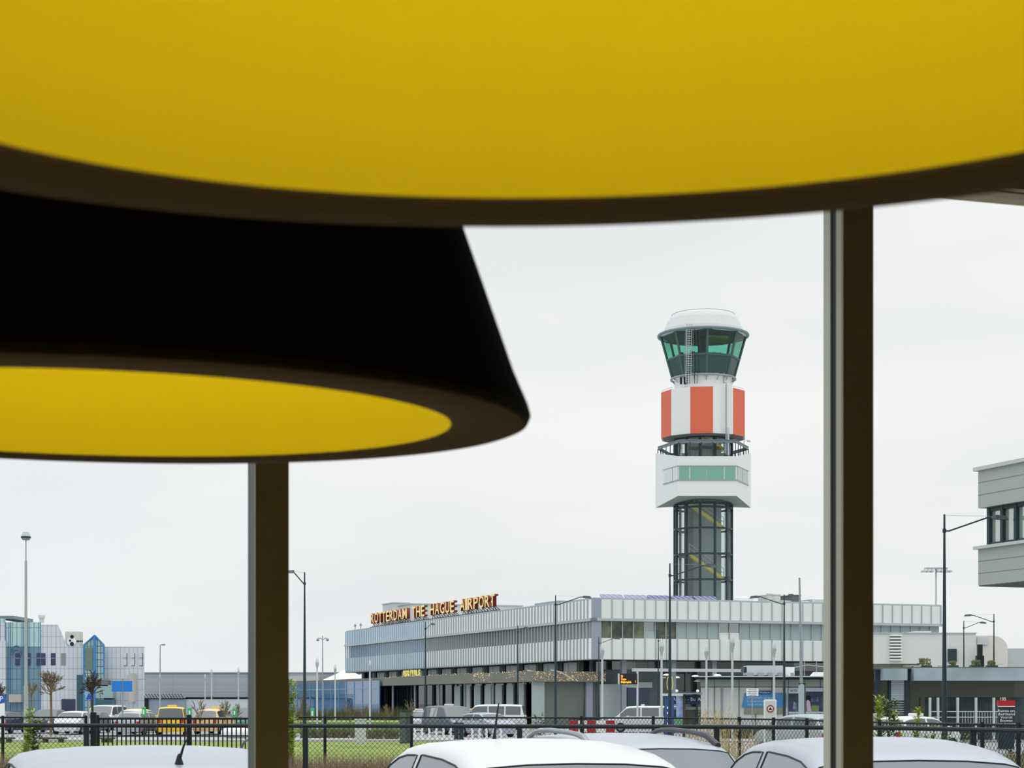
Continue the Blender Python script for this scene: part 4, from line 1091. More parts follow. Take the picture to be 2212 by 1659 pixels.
MB().vprism([(q.x(1638), q.z(1500)), (q.x(1664), q.z(1500)), (q.x(1665), q.z(1492)), (q.x(1639), q.z(1492))], -.15, -.12).build('advert_board', mat('advert_navy', (24, 74, 134), .5), ks)
for i, s_ in enumerate(('De luchthaven van de stad', 'in de wereld begint met een', 'nieuw vertrek voor ons')):
    text_obj('advert_text', s_, mat('advert_white', (206, 226, 240), .6), .22, .003, ks, (q.x(1614), -.125, q.z(1509.5+i*7.2)), sx=.78, center=False)
text_obj('advert_text', 'Welkom', mat('advert_white', (206, 226, 240), .6), .2, .003, ks, (q.x(1651), -.155, q.z(1498)))
for i in range(3):
    text_obj('advert_text', 'rotterdam airport zones', mat('advert_faint', (176, 182, 162), .6), .12, .002, ks, (q.x(1611), -.115, q.z(1533+i*3.6)), sx=.9, center=False)
Mph = mat('poster_photo', (56, 70, 110), .5, rgb2=(150, 166, 190), scale=2.2)
for (a, b, s_) in ((1703, 1737, 0), (1740, 1777, 1), (1779, 1815, 2)):
    mb = MB(); q.box(mb, a, b, 1486, 1541, -.11, -.09); p_ = mb.build('poster', mat('poster_sky', (206, 216, 232), .5), ks)
    mb = MB(); q.box(mb, a, b, 1498 if s_ == 0 else 1494, 1537, -.13, -.11); mb.build('poster_picture', mat('poster_dark_green', (52, 66, 74), .5, rgb2=(74, 84, 120), scale=1.6), p_)
    if s_ == 0: text_obj('poster_text', 'al 70', M_black, .22, .003, p_, (q.x(1714), -.115, q.z(1494.5)))
    if s_ >= 1:
        MB().vprism([(q.x(a+2), q.z(1537)), (q.x(a+12), q.z(1537)), (q.x(a+9), q.z(1516)), (q.x(a+5), q.z(1511)), (q.x(a+1), q.z(1515))], -.15, -.13).build('pink_shirt', mat('poster_pink', (214, 182, 204), .6), p_)
        MB().cyl((q.x(a+5), -.15, q.z(1507)), (q.x(a+5), -.13, q.z(1507)), .16, n=12).build('dark_hair', M_black, p_)
        mb = MB(); q.box(mb, a+12, a+28, 1524, 1537, -.15, -.13); mb.build('green_patch', mat('poster_green', (120, 150, 92), .6), p_)
        mb = MB(); q.box(mb, a+12, a+27, 1506, 1516, -.15, -.13); mb.build('blue_patch', Mph, p_)
    if s_ == 0:
        MB().vprism([(q.x(1711), q.z(1537)), (q.x(1722), q.z(1537)), (q.x(1720), q.z(1520)), (q.x(1714), q.z(1514))], -.15, -.13).build('blue_jacket', Mph, p_)
hv = thing('air_handling_unit', 'long pale air handling unit on the service building roof', 'roof unit', (0, 121, q.z(1461)+.02))
zz = lambda py: q.z(py)-q.z(1461)-.02
MB().box(q.x(1618), q.x(1696), 0, 2, .05, zz(1437)).build('casing', M_pgrey, hv)
MB().box(q.x(1612), q.x(1618), .2, 1.8, .25, zz(1440)).build('intake', M_dark, hv)
MB().box(q.x(1616), q.x(1700), .1, 1.9, 0, .06).build('base_frame', M_dark, hv)
for i in range(6): MB().box(q.x(1620+i*22)-.05 if i < 4 else q.x(1700+i*3), q.x(1620+i*22)+.3 if i < 4 else q.x(1703+i*3), -.5, -.1, .0, .22).build('pipe_box', M_grey, hv)
o = MB().box(0, .7, 0, .7, .0, .62).box(.08, .3, -.05, 0, .1, .5)
tag(o.build('cooling_unit', M_white, loc=(q.x(1700), 121.4, q.z(1461)+.02)), 'small white box unit beside the long roof unit on the service building', 'roof unit')
pg = thing('roof_pergola', 'thin grey arched roof frame on the service building near the right mullion', 'frame', (q.x(1700), 123, q.z(1461)+.02))
MB().tube([(0, 0, .0), (1.0, 0, .62), (1.8, 0, .78), (3.2, 0, .62), (3.4, 0, .0)], .035, 5).build('arch', M_grey, pg)
MB().cyl((1.6, 0, 0), (1.6, 0, 1.0), .03, n=5).cyl((2.4, 0, 0), (2.4, 0, 1.0), .03, n=5).build('rod', M_grey, pg)
tag(MB().add([(0, 0, 0), (1.3, 0, 0), (1.1, 0, .28), (.25, 0, .28), (0, .8, 0), (1.3, .8, 0), (1.1, .8, .28), (.25, .8, .28)], [(0, 1, 2, 3), (4, 7, 6, 5), (3, 2, 6, 7), (0, 3, 7, 4), (1, 5, 6, 2), (0, 4, 5, 1)]).build('skylight', M_white, loc=(q.x(1759), 121.2, q.z(1461)+.02)), 'white skylight hood on the service building roof touching the right mullion', 'skylight')

for ch in ks.children_recursive:
    for v in ch.data.vertices:
        if v.co.y > .3: v.co.x += .14*v.co.y
# bus stop with blue fascia and blue pillar
q = SQ(112); bs = thing('bus_shelter', 'bus shelter with dark blue fascia lettered p - Bus and a poster', 'bus shelter', (0, 112, GZ))
bz = lambda py: q.z(py)-GZ
MB().box(q.x(1437), q.x(1513), -.1, .0, bz(1521), bz(1502)).build('fascia', mat('shelter_navy', (34, 52, 96), .4), bs)
for (px, s_) in ((1445, 'I'), (1456, 'A'), (1489, 'p - Bu'), (1510, 'A')): text_obj('lettering', s_, M_white, .30, .004, bs, (q.x(px), -.11, bz(1514)))
MB().box(q.x(1462), q.x(1513), -1.2, .0, bz(1500), bz(1497)).build('roof', mat('shelter_roof', (128, 150, 140), .4), bs)
MB().box(q.x(1437), q.x(1513), -.05, .0, bz(1533), bz(1527)).build('seat_band', mat('shelter_green', (128, 156, 146), .4), bs)
MB().box(q.x(1437), q.x(1513), .0, .04, bz(1565), bz(1533)).build('glass_panel', mat('shelter_dark_glass', (66, 80, 70), .2), bs)
for px in (1436, 1478, 1505): MB().box(q.x(px)-.05, q.x(px)+.05, -.2, -.1, 0, bz(1497)).build('post', M_dark, bs)
MB().box(q.x(1459), q.x(1473), -.6, -.5, bz(1553), bz(1502)).build('poster', mat('poster_pale_blue', (166, 190, 220), .5, rgb2=(104, 130, 190), scale=2), bs)
MB().box(q.x(1454), q.x(1473), -.6, -.5, bz(1570), bz(1553)).build('poster_foot', mat('poster_foot_green', (110, 160, 130), .6), bs)
MB().box(q.x(1473), q.x(1478), -.62, -.5, 0, bz(1502)).build('post', mat('brown_post', (76, 62, 54), .6), bs)
for px in (1461, 1506): MB().ball((q.x(px), -.3, bz(1497)+.12), .09, 8).build('globe_light', M_winglow, bs)
pl = thing('blue_pillar', 'tall blue information pillar in front of the white van', 'sign', (q.x(1428), 106, GZ))
MB().box(-.24, .24, -.15, .15, 0, Z(1504, 106)-GZ).build('column', mat('pillar_blue', (38, 78, 150), .4), pl)
MB().box(-.46, .75, -.25, .25, Z(1503.5, 106)-GZ, Z(1498, 106)-GZ).build('cap', M_pgrey, pl)
for i in range(5): MB().box(-.16, -.02, -.17, -.15, .5+i*.3, .62+i*.3).build('pictogram', M_white, pl)
o = MB().tube([(.17*math.cos(a), 0, Z(1476, 110)-GZ+.46*math.sin(a)) for a in [2*PI*i/24 for i in range(24)]], .022, 6, closed=True).cyl((0, 0, 0), (0, 0, Z(1476, 110)-GZ-.46), .03, n=6)
tag(o.build('hoop', mat('pale_yellow_hoop', (222, 216, 120), .5, emit=.1), loc=(X(1447, 110), 110, GZ)), 'tall thin pale yellow hoop behind the lamp post by the bus shelter', 'hoop')

# LED bus departure display on a pole
q = SQ(105); dp = thing('departure_display', 'black departure display with three orange text lines on a pole', 'display', (q.x(1377), 105, GZ))
dz = lambda py: q.z(py)-GZ; kx = 105/F
MB().cyl((0, 0, 0), (0, 0, dz(1450)), .06, n=10).build('pole', M_pgrey, dp)
MB().box(-40*kx, -1.5*kx, -.12, .12, dz(1478), dz(1455)).build('housing', mat('display_black', (30, 30, 32), .4), dp)
MB().box(-42*kx, -39*kx, -.16, .16, dz(1478), dz(1455)).build('side_cap', M_pgrey, dp)
for i, s_ in enumerate(('33', 'Tram-', 'Meijersplein')):
    text_obj('led_text', s_, mat('led_orange', (255, 168, 30), .5, emit=1.0), .17, .004, dp, (-36*kx, -.125, dz(1463.0+i*6.2)), sx=.72, offset=.008, center=False)
text_obj('led_text', '5', mat('led_orange', (255, 168, 30), .5, emit=1.0), .17, .004, dp, (-4.5*kx, -.125, dz(1474.5)))
MB().tube([(0, 0, dz(1484)), (-.9, 0, dz(1478)-.02)], .03, 5).build('bracket', M_pgrey, dp)
# ---------------------------------------------------------------- street lamps with a raised side arm
def street_lamp(px, top, z_top, ang, label, wire=True):
    Y = (z_top-CZ)*F/(HY-top); g = G(Y)
    o = thing('street_lamp', label, 'street lamp', (X(px, Y), Y, g), R(ang), 'dark street lamps with a raised arm')
    h = z_top-g; sc = .034
    MB().cyl((0, 0, 0), (0, 0, 1.1), .10, .095, 12).cyl((0, 0, 1.1), (0, 0, h), .085, .030, 12).build('pole', M_dark, o, smooth=True)
    za = h-.52
    MB().tube([(0, 0, za), (.14, 0, za-.01), (1.38, 0, za+.42), (1.50, 0, za+.42)], .026, 6).build('arm', M_dark, o, smooth=True)
    MB().cyl((0, 0, za-.06), (0, 0, za+.06), .06, n=10).build('collar', M_dark, o)
    MB().add([(1.48, -.06, za+.40), (1.48, .06, za+.40), (1.62, .11, za+.36), (1.62, -.11, za+.36), (2.02, .10, za+.34), (2.02, -.10, za+.34), (1.94, .07, za+.47), (1.94, -.07, za+.47), (1.60, .10, za+.50), (1.60, -.10, za+.50), (1.48, .05, za+.45), (1.48, -.05, za+.45)],
             [(0, 1, 2, 3), (3, 2, 4, 5), (5, 4, 6, 7), (7, 6, 8, 9), (9, 8, 10, 11), (11, 10, 1, 0), (0, 3, 9, 11), (3, 5, 7, 9), (1, 10, 8, 2), (2, 8, 6, 4)]).build('lamp_head', mat('lamp_head_grey', (84, 98, 104), .4, .3), o)
    if wire: MB().tube([(0, 0, h-.03), (1.45, 0, za+.46)], .006, 4).build('stay_wire', M_grey, o)
    return o
for a in ((2040, 1111, 7.7, 0, 'biggest dark street lamp, right of the right mullion, arm pointing right'),
          (1447, 1217, 7.7, 0, 'dark street lamp whose arm crosses the glass shaft of the control tower'),
          (1200, 1286, 7.7, 0, 'dark street lamp in front of the terminal long side, arm reaching the corner'),
          (1118.5, 1351, 7.7, 68, 'dark street lamp with a foreshortened arm before the end of the terminal canopy'),
          (919, 1343, 7.7, 74, 'dark street lamp before the change from grey to blue cladding'),
          (1694, 1284, 7.7, 152, 'dark street lamp near the right mullion with its arm pointing left'),
          (1293.5, 1376, 7.2, 25, 'thin dark street lamp just right of the terminal corner'),
          (1422, 1371, 7.3, 55, 'thin dark street lamp immediately left of the one crossing the tower'),
          (2147, 1326, 7.7, 180, 'dark street lamp right of the biggest one, its arm pointing left'),
          (2082, 1341, 7.7, 25, 'dark street lamp between the two larger ones on the right, arm pointing right'),
          (658, 1236, 7.7, 256, 'dark street lamp close to the left mullion, head turned towards the window')):
    street_lamp(*a)
# ---------------------------------------------------------------- candle shaped lamps
proto = None
def candle(px, top, label):
    global proto
    Y = (4.40-CZ)*F/(HY-top); h = 4.40-GZ
    if proto is None:
        proto = thing('candle_lamp', label, 'street lamp', (0, 0, 0), 0, 'slim pale lamps with flame shaped heads')
        MB().cyl((0, 0, 0), (0, 0, h-.75), .055, .045, 10).build('pole', mat('pale_lamp_pole', (196, 204, 208), .45), proto, smooth=True)
        MB().lathe([(.045, h-.75), (.05, h-.66), (.095, h-.48), (.10, h-.36), (.085, h-.355)], 14).build('bowl', mat('lamp_bowl', (176, 184, 186), .4), proto, smooth=True)
        MB().lathe([(.085, h-.355), (.092, h-.28), (.07, h-.16), (.025, h-.06), (.001, h)], 14).build('flame_glass', glass('lamp_glass', (236, 240, 242), .12, 0, clear=.55, body=(232, 236, 238)), proto, smooth=True)
        o = proto
    else: o = copy_tree(proto)
    o.location = (X(px, Y), Y, G(Y)); o['label'] = label
for a in ((1582, 1368, 'pale candle shaped lamp, tallest, in front of the terminal right of the tower'), (1301, 1387, 'pale candle shaped lamp just right of the terminal corner post'),
          (1429, 1378, 'pale candle shaped lamp beside the dark street lamp crossing the tower'), (1526, 1390, 'pale candle shaped lamp at the left end of the service building'),
          (1672, 1382, 'pale candle shaped lamp rising behind the long roof unit'), (799, 1425, 'pale candle shaped lamp in front of the blue cladding'),
          (685, 1418, 'pale candle shaped lamp left of the two globe lamp'), (724, 1433, 'pale candle shaped lamp right of the two globe lamp'),
          (515, 1440, 'pale candle shaped lamp nearest the left mullion'), (457, 1443, 'grey topped candle lamp rising above the warehouse roof line'),
          (443, 1455, 'candle shaped lamp against the warehouse wall, next to the one above the roof line'), (345, 1455, 'candle shaped lamp at the left end of the warehouse')):
    candle(*a)
# two-globe lamp, mushroom lamp, masts
Y = 120; o = thing('globe_lamp', 'slim post with two round lamps left of the terminal', 'street lamp', (X(697, Y), Y, GZ)); kx = Y/F; h = Z(1373, Y)-GZ
MB().cyl((0, 0, 0), (0, 0, h), .06, .03, 8).build('pole', M_grey, o)
MB().tube([(-11*kx, 0, h-.18), (-5*kx, 0, h-.16), (0, 0, h-.28), (5*kx, 0, h-.16), (11*kx, 0, h-.18)], .03, 5).build('arm', M_grey, o)
for s_ in (-1, 1): MB().ball((s_*10.5*kx, 0, h-.27), .10, 8).build('globe', M_grey, o, smooth=True)
Y = 70; o = thing('mushroom_lamp', 'tall grey lamp post with a mushroom head at the far left', 'street lamp', (X(56, Y), Y, GZ)); kx = Y/F; z = lambda py: Z(py, Y)-GZ
MB().cyl((0, 0, 0), (0, 0, z(1481)), 5*kx, 4.8*kx, 14).cyl((0, 0, z(1481)), (0, 0, z(1211)), 3.6*kx, 2.6*kx, 14).cyl((0, 0, z(1211)), (0, 0, z(1166)), 1.5*kx, 1.3*kx, 10).build('pole', mat('lamp_post_grey', (168, 176, 184), .5), o, smooth=True)
MB().lathe([(1.5*kx, z(1167)), (8*kx, z(1166.5)), (9*kx, z(1162)), (1.5*kx, z(1161.5))], 20).build('lamp_glass', M_grey, o)
MB().lathe([(10.5*kx, z(1161)), (10*kx, z(1158)), (6*kx, z(1149.5)), (.001, z(1149))], 20).build('hood', mat('hood_grey', (184, 198, 200), .4), o, smooth=True)
MB().lathe([(9.5*kx, z(1162.5)), (10.8*kx, z(1162.5)), (10.8*kx, z(1159)), (9.5*kx, z(1159))], 20, closed=True).build('rim', M_dark, o)
Y = 90; o = thing('mast', 'tall thick pale grey mast left of the right mullion', 'mast', (X(1731, Y), Y, GZ)); kx = Y/F; z = lambda py: Z(py, Y)-GZ
MB().cyl((-1*kx, 0, z(1403)), (-4*kx, 0, z(1248)), 2.6*kx, 2.0*kx, 12).cyl((0, 0, z(1477)), (-1*kx, 0, z(1403)), 3.3*kx, 3.1*kx, 12).build('upper_pole', M_grey, o, smooth=True)
MB().cyl((0, 0, 0), (0, 0, z(1477)), 6.6*kx, 6.2*kx, 16).build('lower_pole', mat('mast_grey', (168, 184, 186), .5), o, smooth=True)
MB().box(-6.6*kx, 8.5*kx, -.12, .12, z(1478.5), z(1476)).build('bracket', M_dark, o)
Y = 230; o = thing('street_lamp', 'thin far lamp post rising above the warehouse roof, left of the mullion', 'street lamp', (X(346, Y), Y, GZ)); z = lambda py: Z(py, Y)-GZ
MB().cyl((0, 0, 0), (0, 0, z(1393)), .10, .06, 8).build('pole', M_grey, o); MB().box(.2, .62, -.15, .15, z(1394.5), z(1391)).tube([(0, 0, z(1393.5)), (.25, 0, z(1392.5))], .05, 4).build('lamp_head', M_grey, o)
Y = 350; o = thing('floodlight_mast', 'far apron floodlight mast with a wide lamp platform above the terminal right end', 'mast', (X(2022, Y), Y, GZ)); kx = Y/F; z = lambda py: Z(py, Y)-GZ
Mfar = mat('far_grey', (196, 200, 200), .7)
MB().cyl((0, 0, 0), (0, 0, z(1226)), .28, .16, 8).build('pole', Mfar, o)
MB().box(-24*kx, 24*kx, -.8, .8, z(1229), z(1226)).build('platform', Mfar, o)
for i, x in enumerate((-28, -18, -9, 4, 12, 22, 30)): MB().box((x-3)*kx, (x+3)*kx, -.9, .9, z(1236), z(1232.5)).box((x-.4)*kx if abs(x) < 24 else (24 if x > 0 else -24.8)*kx, (x+.4)*kx if abs(x) < 24 else (24.8 if x > 0 else -24)*kx, -.05, .05, z(1233), z(1229)).build('floodlight', Mfar, o)

# ---------------------------------------------------------------- fences
def fy_rail(px): return 1.2/1  # placeholder
def interp1(tab, x):
    for a, b in zip(tab, tab[1:]):
        if x <= b[0]: return a[1]+(b[1]-a[1])*(x-a[0])/(b[0]-a[0])
    return tab[-1][1]
RT = [(-120, 24.2), (0, 24.0), (700, 23.4), (1500, 22.6), (1950, 21.4), (2212, 19.5), (2330, 18.6)]
CT = [(-120, 31.0), (0, 30.8), (700, 31.0), (1500, 29.4), (1700, 26.8), (1950, 22.6), (2212, 20.6), (2330, 20)]
rf = thing('rail_fence', 'low black post and rail barrier running along the car park', 'fence', (0, 0, 0))
posts = [-80, 187, 660, 1122.5, 1548, 2102, 2300]
for px in posts:
    y = interp1(RT, px); x = X(px, y); wd = .03 if px != 187 else .028
    MB().box(x-.032, x+.032, y-.03, y+.03, 0, 1.43).build('post', M_black, rf)
for a, b in zip(posts, posts[1:]):
    ya, yb = interp1(RT, a), interp1(RT, b); pts = []
    m_ = 8
    for i in range(m_+1):
        px = a+(b-a)*i/m_; y = interp1(RT, px); pts.append((X(px, y), y, 1.445))
    MB().tube(pts, .026, 8).build('rail', M_black, rf, smooth=True)
cf = thing('chain_link_fence', 'black chain link fence behind the barrier, with thin posts and top wire', 'fence', (0, 0, 0))
def cpt(px, z): y = interp1(CT, px); return (X(px, y), y, z)
def csec(a, b):
    n_ = 14; MB().tube([cpt(a+(b-a)*i/n_, 1.49) for i in range(n_+1)], .014, 6).build('top_rail', M_black, cf)
    # diamond netting
    p0, p1 = Vector(cpt(a, 0)), Vector(cpt(b, 0)); L = sum((Vector(cpt(a+(b-a)*(i+1)/40, 0))-Vector(cpt(a+(b-a)*i/40, 0))).length for i in range(40))
    def at_(s_): return a+(b-a)*max(0, min(1, s_/L))
    s_ = -1.44; m = MB(); st = .082; rw = .0026
    while s_ < L:
        for d in (1, -1):
            s0, s1 = (s_, s_+1.44) if d > 0 else (s_+1.44, s_)
            za, zb_ = .05, 1.49
            # clip
            def cl(sa, za, sb, zb__):
                if sa < 0: t = (0-sa)/(sb-sa); return 0, za+(zb__-za)*t
                if sa > L: t = (L-sa)/(sb-sa); return L, za+(zb__-za)*t
                return sa, za
            A_ = cl(s0, za, s1, zb_); B2 = cl(s1, zb_, s0, za)
            if abs(A_[0]-B2[0]) < .01: continue
            P0, P1 = Vector(cpt(at_(A_[0]), A_[1])), Vector(cpt(at_(B2[0]), B2[1]))
            dd = (P1-P0).normalized(); sd = Vector((-dd.z, 0, dd.x)).normalized()*rw
            m.add([P0-sd, P0+sd, P1+sd, P1-sd, P0+Vector((0, rw, 0)), P1+Vector((0, rw, 0))], [(0, 1, 2, 3), (0, 4, 5, 3), (1, 4, 5, 2)])
        s_ += st
    m.build('wire_netting', M_black, cf)
for px in (-60, 6, 185.5, 702, 889, 1256, 1411, 1597, 1671, 1743, 1900, 2122, 2200):
    x, y, z_ = cpt(px, 0); MB().cyl((x, y, 0), (x, y, 1.52), .026, n=8).build('post', M_black, cf)
csec(-110, 186); csec(642, 1256); csec(1256, 1743); csec(1743, 2300)
x, y, _ = cpt(202, 0); MB().box(x-.045, x+.045, y-.04, y+.04, 0, 1.56).box(x-.045, x+.045, y-.04, y+.04, 1.56, 1.575).build('post', M_black, cf)
# double gate with upright bars
gt = []
for (a, b, lbx) in ((214, 404, 'left leaf of the black barred gate'), (413, 630, 'right leaf of the black barred gate, passing behind the left mullion')):
    o = thing('gate', lbx, 'gate', (0, 0, 0))
    n_ = int((b-a)/9.75)
    for i in range(n_+1):
        x, y, _ = cpt(a+9.75*i, 0); MB().box(x-.010, x+.010, y-.01, y+.01, .12, 1.47).build('bar', M_black, o)
    for (z_, r_) in ((1.47, .02), (1.18, .012), (.12, .02)):
        MB().tube([cpt(a, z_), cpt((a+b)/2, z_), cpt(b, z_)], r_, 6).build('crossbar', M_black, o)
    for px in (a-2, b+2): x, y, _ = cpt(px, 0); MB().box(x-.017, x+.017, y-.03, y+.03, .02, 1.53).build('gate_post', M_black, o)

# ---------------------------------------------------------------- planting by the fence
M_twig = mat('hedge_twig', (110, 88, 76), .9, rgb2=(156, 134, 112), scale=9)
def twigs(px0, px1, ya, yb, ztop, n_, m, seed, rad=.006, lean=.10, zlow=0.0):
    rr = random.Random(seed); mb = MB()
    for i in range(n_):
        y = rr.uniform(ya, yb); x = X(rr.uniform(px0, px1), y); h = ztop*rr.uniform(.72, 1.0)
        dx, dy = rr.gauss(0, lean), rr.gauss(0, lean); z0 = rr.uniform(0, .3)+zlow
        a = Vector((x, y, z0)); b = Vector((x+dx, y+dy, h)); r_ = rad*rr.uniform(.6, 1.3)
        mb.add([a+Vector((-r_, 0, 0)), a+Vector((r_, 0, 0)), a+Vector((0, r_, 0)), b], [(0, 1, 3), (1, 2, 3), (2, 0, 3)])
        if rr.random() < .6:
            c = a.lerp(b, rr.uniform(.4, .8)); e = c+Vector((rr.gauss(0, .07), rr.gauss(0, .05), rr.uniform(.06, .16))); r_ *= .7
            mb.add([c+Vector((-r_, 0, 0)), c+Vector((r_, 0, 0)), e], [(0, 1, 2)])
    return mb
tag(twigs(-100, 1010, 25.4, 27.2, 1.08, 15000, M_twig, 1).build('hedge', M_twig), 'low brown leafless hedge between barrier and chain link fence', 'hedge', kind='stuff')
tag(twigs(2090, 2330, 22.2, 24.0, 1.2, 4200, M_twig, 2, .008, .2).build('dry_undergrowth', mat('dry_grass', (150, 146, 118), .9, rgb2=(120, 122, 84), scale=6)), 'dry tangled undergrowth at the lower right corner', 'undergrowth', kind='stuff')
M_reed = mat('dry_reed', (206, 190, 140), .85, rgb2=(168, 152, 108), scale=4)
def reed(px, Y, h, n_, wdt, label, seed, m=None):
    m = m or M_reed; rr = random.Random(seed); mb = MB()
    for i in range(n_):
        a0 = rr.uniform(0, 6.28); r0_ = abs(rr.gauss(0, wdt*.35)); x, y = r0_*math.cos(a0), r0_*math.sin(a0)*.6
        hh_ = h*(.42+.58*rr.random()**2.6); tx, ty = x*1.5+rr.gauss(0, wdt*.25), y*1.5+rr.gauss(0, .06); w_ = .006
        p = [Vector((x, y, 0)), Vector((x+(tx-x)*.45, y, hh_*.6)), Vector((tx, ty, hh_))]
        mb.add([p[0]-Vector((w_, 0, 0)), p[0]+Vector((w_, 0, 0)), p[1]+Vector((w_*.8, 0, 0)), p[1]-Vector((w_*.8, 0, 0)), p[2]], [(0, 1, 2, 3), (3, 2, 4)])
        if hh_ > h*.86:
            for k in range(5):
                e = p[2]+Vector((rr.gauss(0, .02), 0, -.05*k)); mb.add([e+Vector((-.006, 0, 0)), e+Vector((.006, 0, 0)), e+Vector((.003, 0, .045))], [(0, 1, 2)])
    o = mb.build('ornamental_grass', m, loc=(X(px, Y), Y, 0)); return tag(o, label, 'grass clump', 'clumps of dry ornamental grass')
for i, (px, Y, h, n_, wd, lb_) in enumerate(((1518, 27.5, 1.62, 161, .22, 'dry beige reed clump behind the barrier, leftmost below the bus shelter'), (1545, 27.2, 1.68, 198, .24, 'dry beige reed clump with the tallest plumes, left of the thick barrier post'),
        (1572, 27.4, 1.64, 186, .22, 'dry beige reed clump with plumes, third from the left'), (1606, 27.2, 1.30, 198, .26, 'dry beige grass clump right of the plumed reeds'), (1640, 27, 1.25, 161, .25, 'dry beige grass clump at the foot of the no cars sign'),
        (1152, 27.6, 1.45, 93, .2, 'sparse dry grass behind the white hatchback roof, left one'), (1183, 27.8, 1.3, 130, .2, 'sparse dry grass left of the roof rail of the silver car'), (1500, 28, 1.4, 140, .16, 'thin dry stalks below the bus shelter poster'))):
    reed(px, Y, h, n_, wd, lb_, 20+i)
def leafy(px, Y, z0, h, wd, n_, m, label, seed, nm='shrub', stems=3):
    rr = random.Random(seed); o = thing(nm, label, 'shrub', (X(px, Y), Y, G(Y)))
    st = MB(); lf = MB()
    tips = []
    for i in range(stems):
        x1, y1 = rr.gauss(0, wd*.4), rr.gauss(0, wd*.25); st.tube([(0, 0, 0), (x1*.3, y1*.3, h*.5), (x1, y1, h*.96)], [.012, .009, .004], 4); tips.append((x1, y1))
    for i in range(int(n_*2.2)):
        x1, y1 = tips[rr.randrange(stems)]; t = rr.uniform(max(.05, z0/h), 1); c = Vector((x1*t*t, y1*t*t, h*t)); a = rr.uniform(0, 6.28)
        l = rr.uniform(.07, .15)*(1.15-t*.4); d = Vector((math.cos(a), math.sin(a), rr.uniform(-.2, .8)))*l; s_ = Vector((-math.sin(a), math.cos(a), 0))*l*.2
        lf.add([c, c+d*.5+s_, c+d, c+d*.5-s_], [(0, 1, 2, 3)])
    st.build('stem', mat('green_stem', (120, 116, 74), .8), o); lf.build('foliage', m, o); return o
M_lf1 = mat('yellow_green_leaf', (184, 202, 84), .7, rgb2=(136, 162, 70), scale=7); M_lf2 = mat('mid_green_leaf', (104, 130, 70), .7, rgb2=(76, 102, 60), scale=7)
for i, a in enumerate(((1907, 27.5, .6, 1.83, .28, 260, M_lf1, 'tallest yellow green shrub just right of the right mullion'), (1928, 27.2, .5, 1.80, .2, 240, M_lf2, 'mid green shrub beside the tallest yellow green one'),
        (1972, 27.8, .5, 1.66, .34, 240, M_lf1, 'yellow green shrub before the pale taxi'), (2007, 27, .3, 1.42, .16, 200, M_lf1, 'short yellow green shrub left of the biggest lamp post'),
        (2034, 27, .2, 1.12, .14, 120, M_lf1, 'small yellow green tuft at the foot of the biggest lamp post'), (2068, 27, .1, 1.3, .42, 260, M_lf2, 'dark tangled shrub right of the biggest lamp post'),
        (70, 29, .3, 1.45, .34, 320, M_lf2, 'mid green shrub at the foot of the mushroom lamp'), (52, 28.6, .7, 1.62, .2, 180, M_lf1, 'yellow green shrub climbing beside the mushroom lamp post'), (626, 29, .8, 2.1, .16, 320, M_lf1, 'tall yellow green shrub half hidden by the left mullion'),
        (1165, 28.6, .5, 1.55, .12, 90, M_lf2, 'thin green shoot before the canopy end, left of the silver car rail'), (2200, 24, .1, 1.1, .45, 420, mat('dark_evergreen', (58, 70, 48), .8), 'dark low bush behind the netting at the right edge'),
        (1885, 27.6, .5, 1.5, .14, 120, M_lf1, 'small yellow green shrub partly behind the right mullion'))):
    leafy(*a, 60+i)

# ---------------------------------------------------------------- bare trees and saplings beyond
M_bark = mat('bark', (112, 100, 78), .95, rgb2=(132, 118, 84), scale=3); M_barkd = mat('dark_bark', (72, 66, 50), .95, noise=.2)
def bare_tree(px, Y, top, trunk_top, spread, label, seed, m=M_bark, r_=.09, n_=34, depth=3):
    rr = random.Random(seed); g = G(Y); k_ = Y/F; H_ = Z(top, Y)-g; T_ = Z(trunk_top, Y)-g; S_ = spread*k_
    o = thing('bare_tree', label, 'tree', (X(px, Y), Y, g))
    MB().tube([(0, 0, 0), (.02, 0, T_*.5), (0, 0, T_)], [r_, r_*.85, r_*.9], 8).build('trunk', m, o, smooth=True)
    b = MB(); thin = max(.004, .00011*Y)
    def grow(p, d, l, r, lev):
        e = p+d*l; b.tube([p, p.lerp(e, .5)+Vector((rr.gauss(0, l*.06), rr.gauss(0, l*.06), 0)), e], [r, max(thin, r*.8), max(thin, r*.55)], 4)
        if lev > 0:
            for i in range(3):
                dd = (d+Vector((rr.gauss(0, .35), rr.gauss(0, .35), rr.gauss(.05, .25)))).normalized(); grow(p.lerp(e, rr.uniform(.5, 1)), dd, l*rr.uniform(.55, .8), max(thin, r*.5), lev-1)
    nb = max(6, n_//3)
    for i in range(nb):
        a = 6.283*i/nb+rr.uniform(-.3, .3); el = rr.uniform(.05, 1.4)
        v = Vector((math.cos(a)*math.cos(el)*S_, math.sin(a)*math.cos(el)*S_, (H_-T_)*math.sin(el)))
        grow(Vector((0, 0, T_-rr.uniform(0, .35))), v.normalized(), .52*v.length, r_*.4, depth-1)
    b.build('branches', m, o); return o
for a in ((110, 116, 1446, 1490, 30, 'bare pollarded tree in front of the office complex', 1, M_bark, .09, 54, 4), (199, 115, 1448, 1492, 26, 'dark bare pollarded tree by the gabled glass bay', 2, M_barkd, .09, 54, 4), (68, 150, 1462, 1500, 20, 'bare brown tree behind the mushroom lamp post', 3, M_bark, .07), (2, 140, 1470, 1500, 12, 'bare tree cut off by the left picture edge', 4, M_barkd, .07)):
    bare_tree(*a)
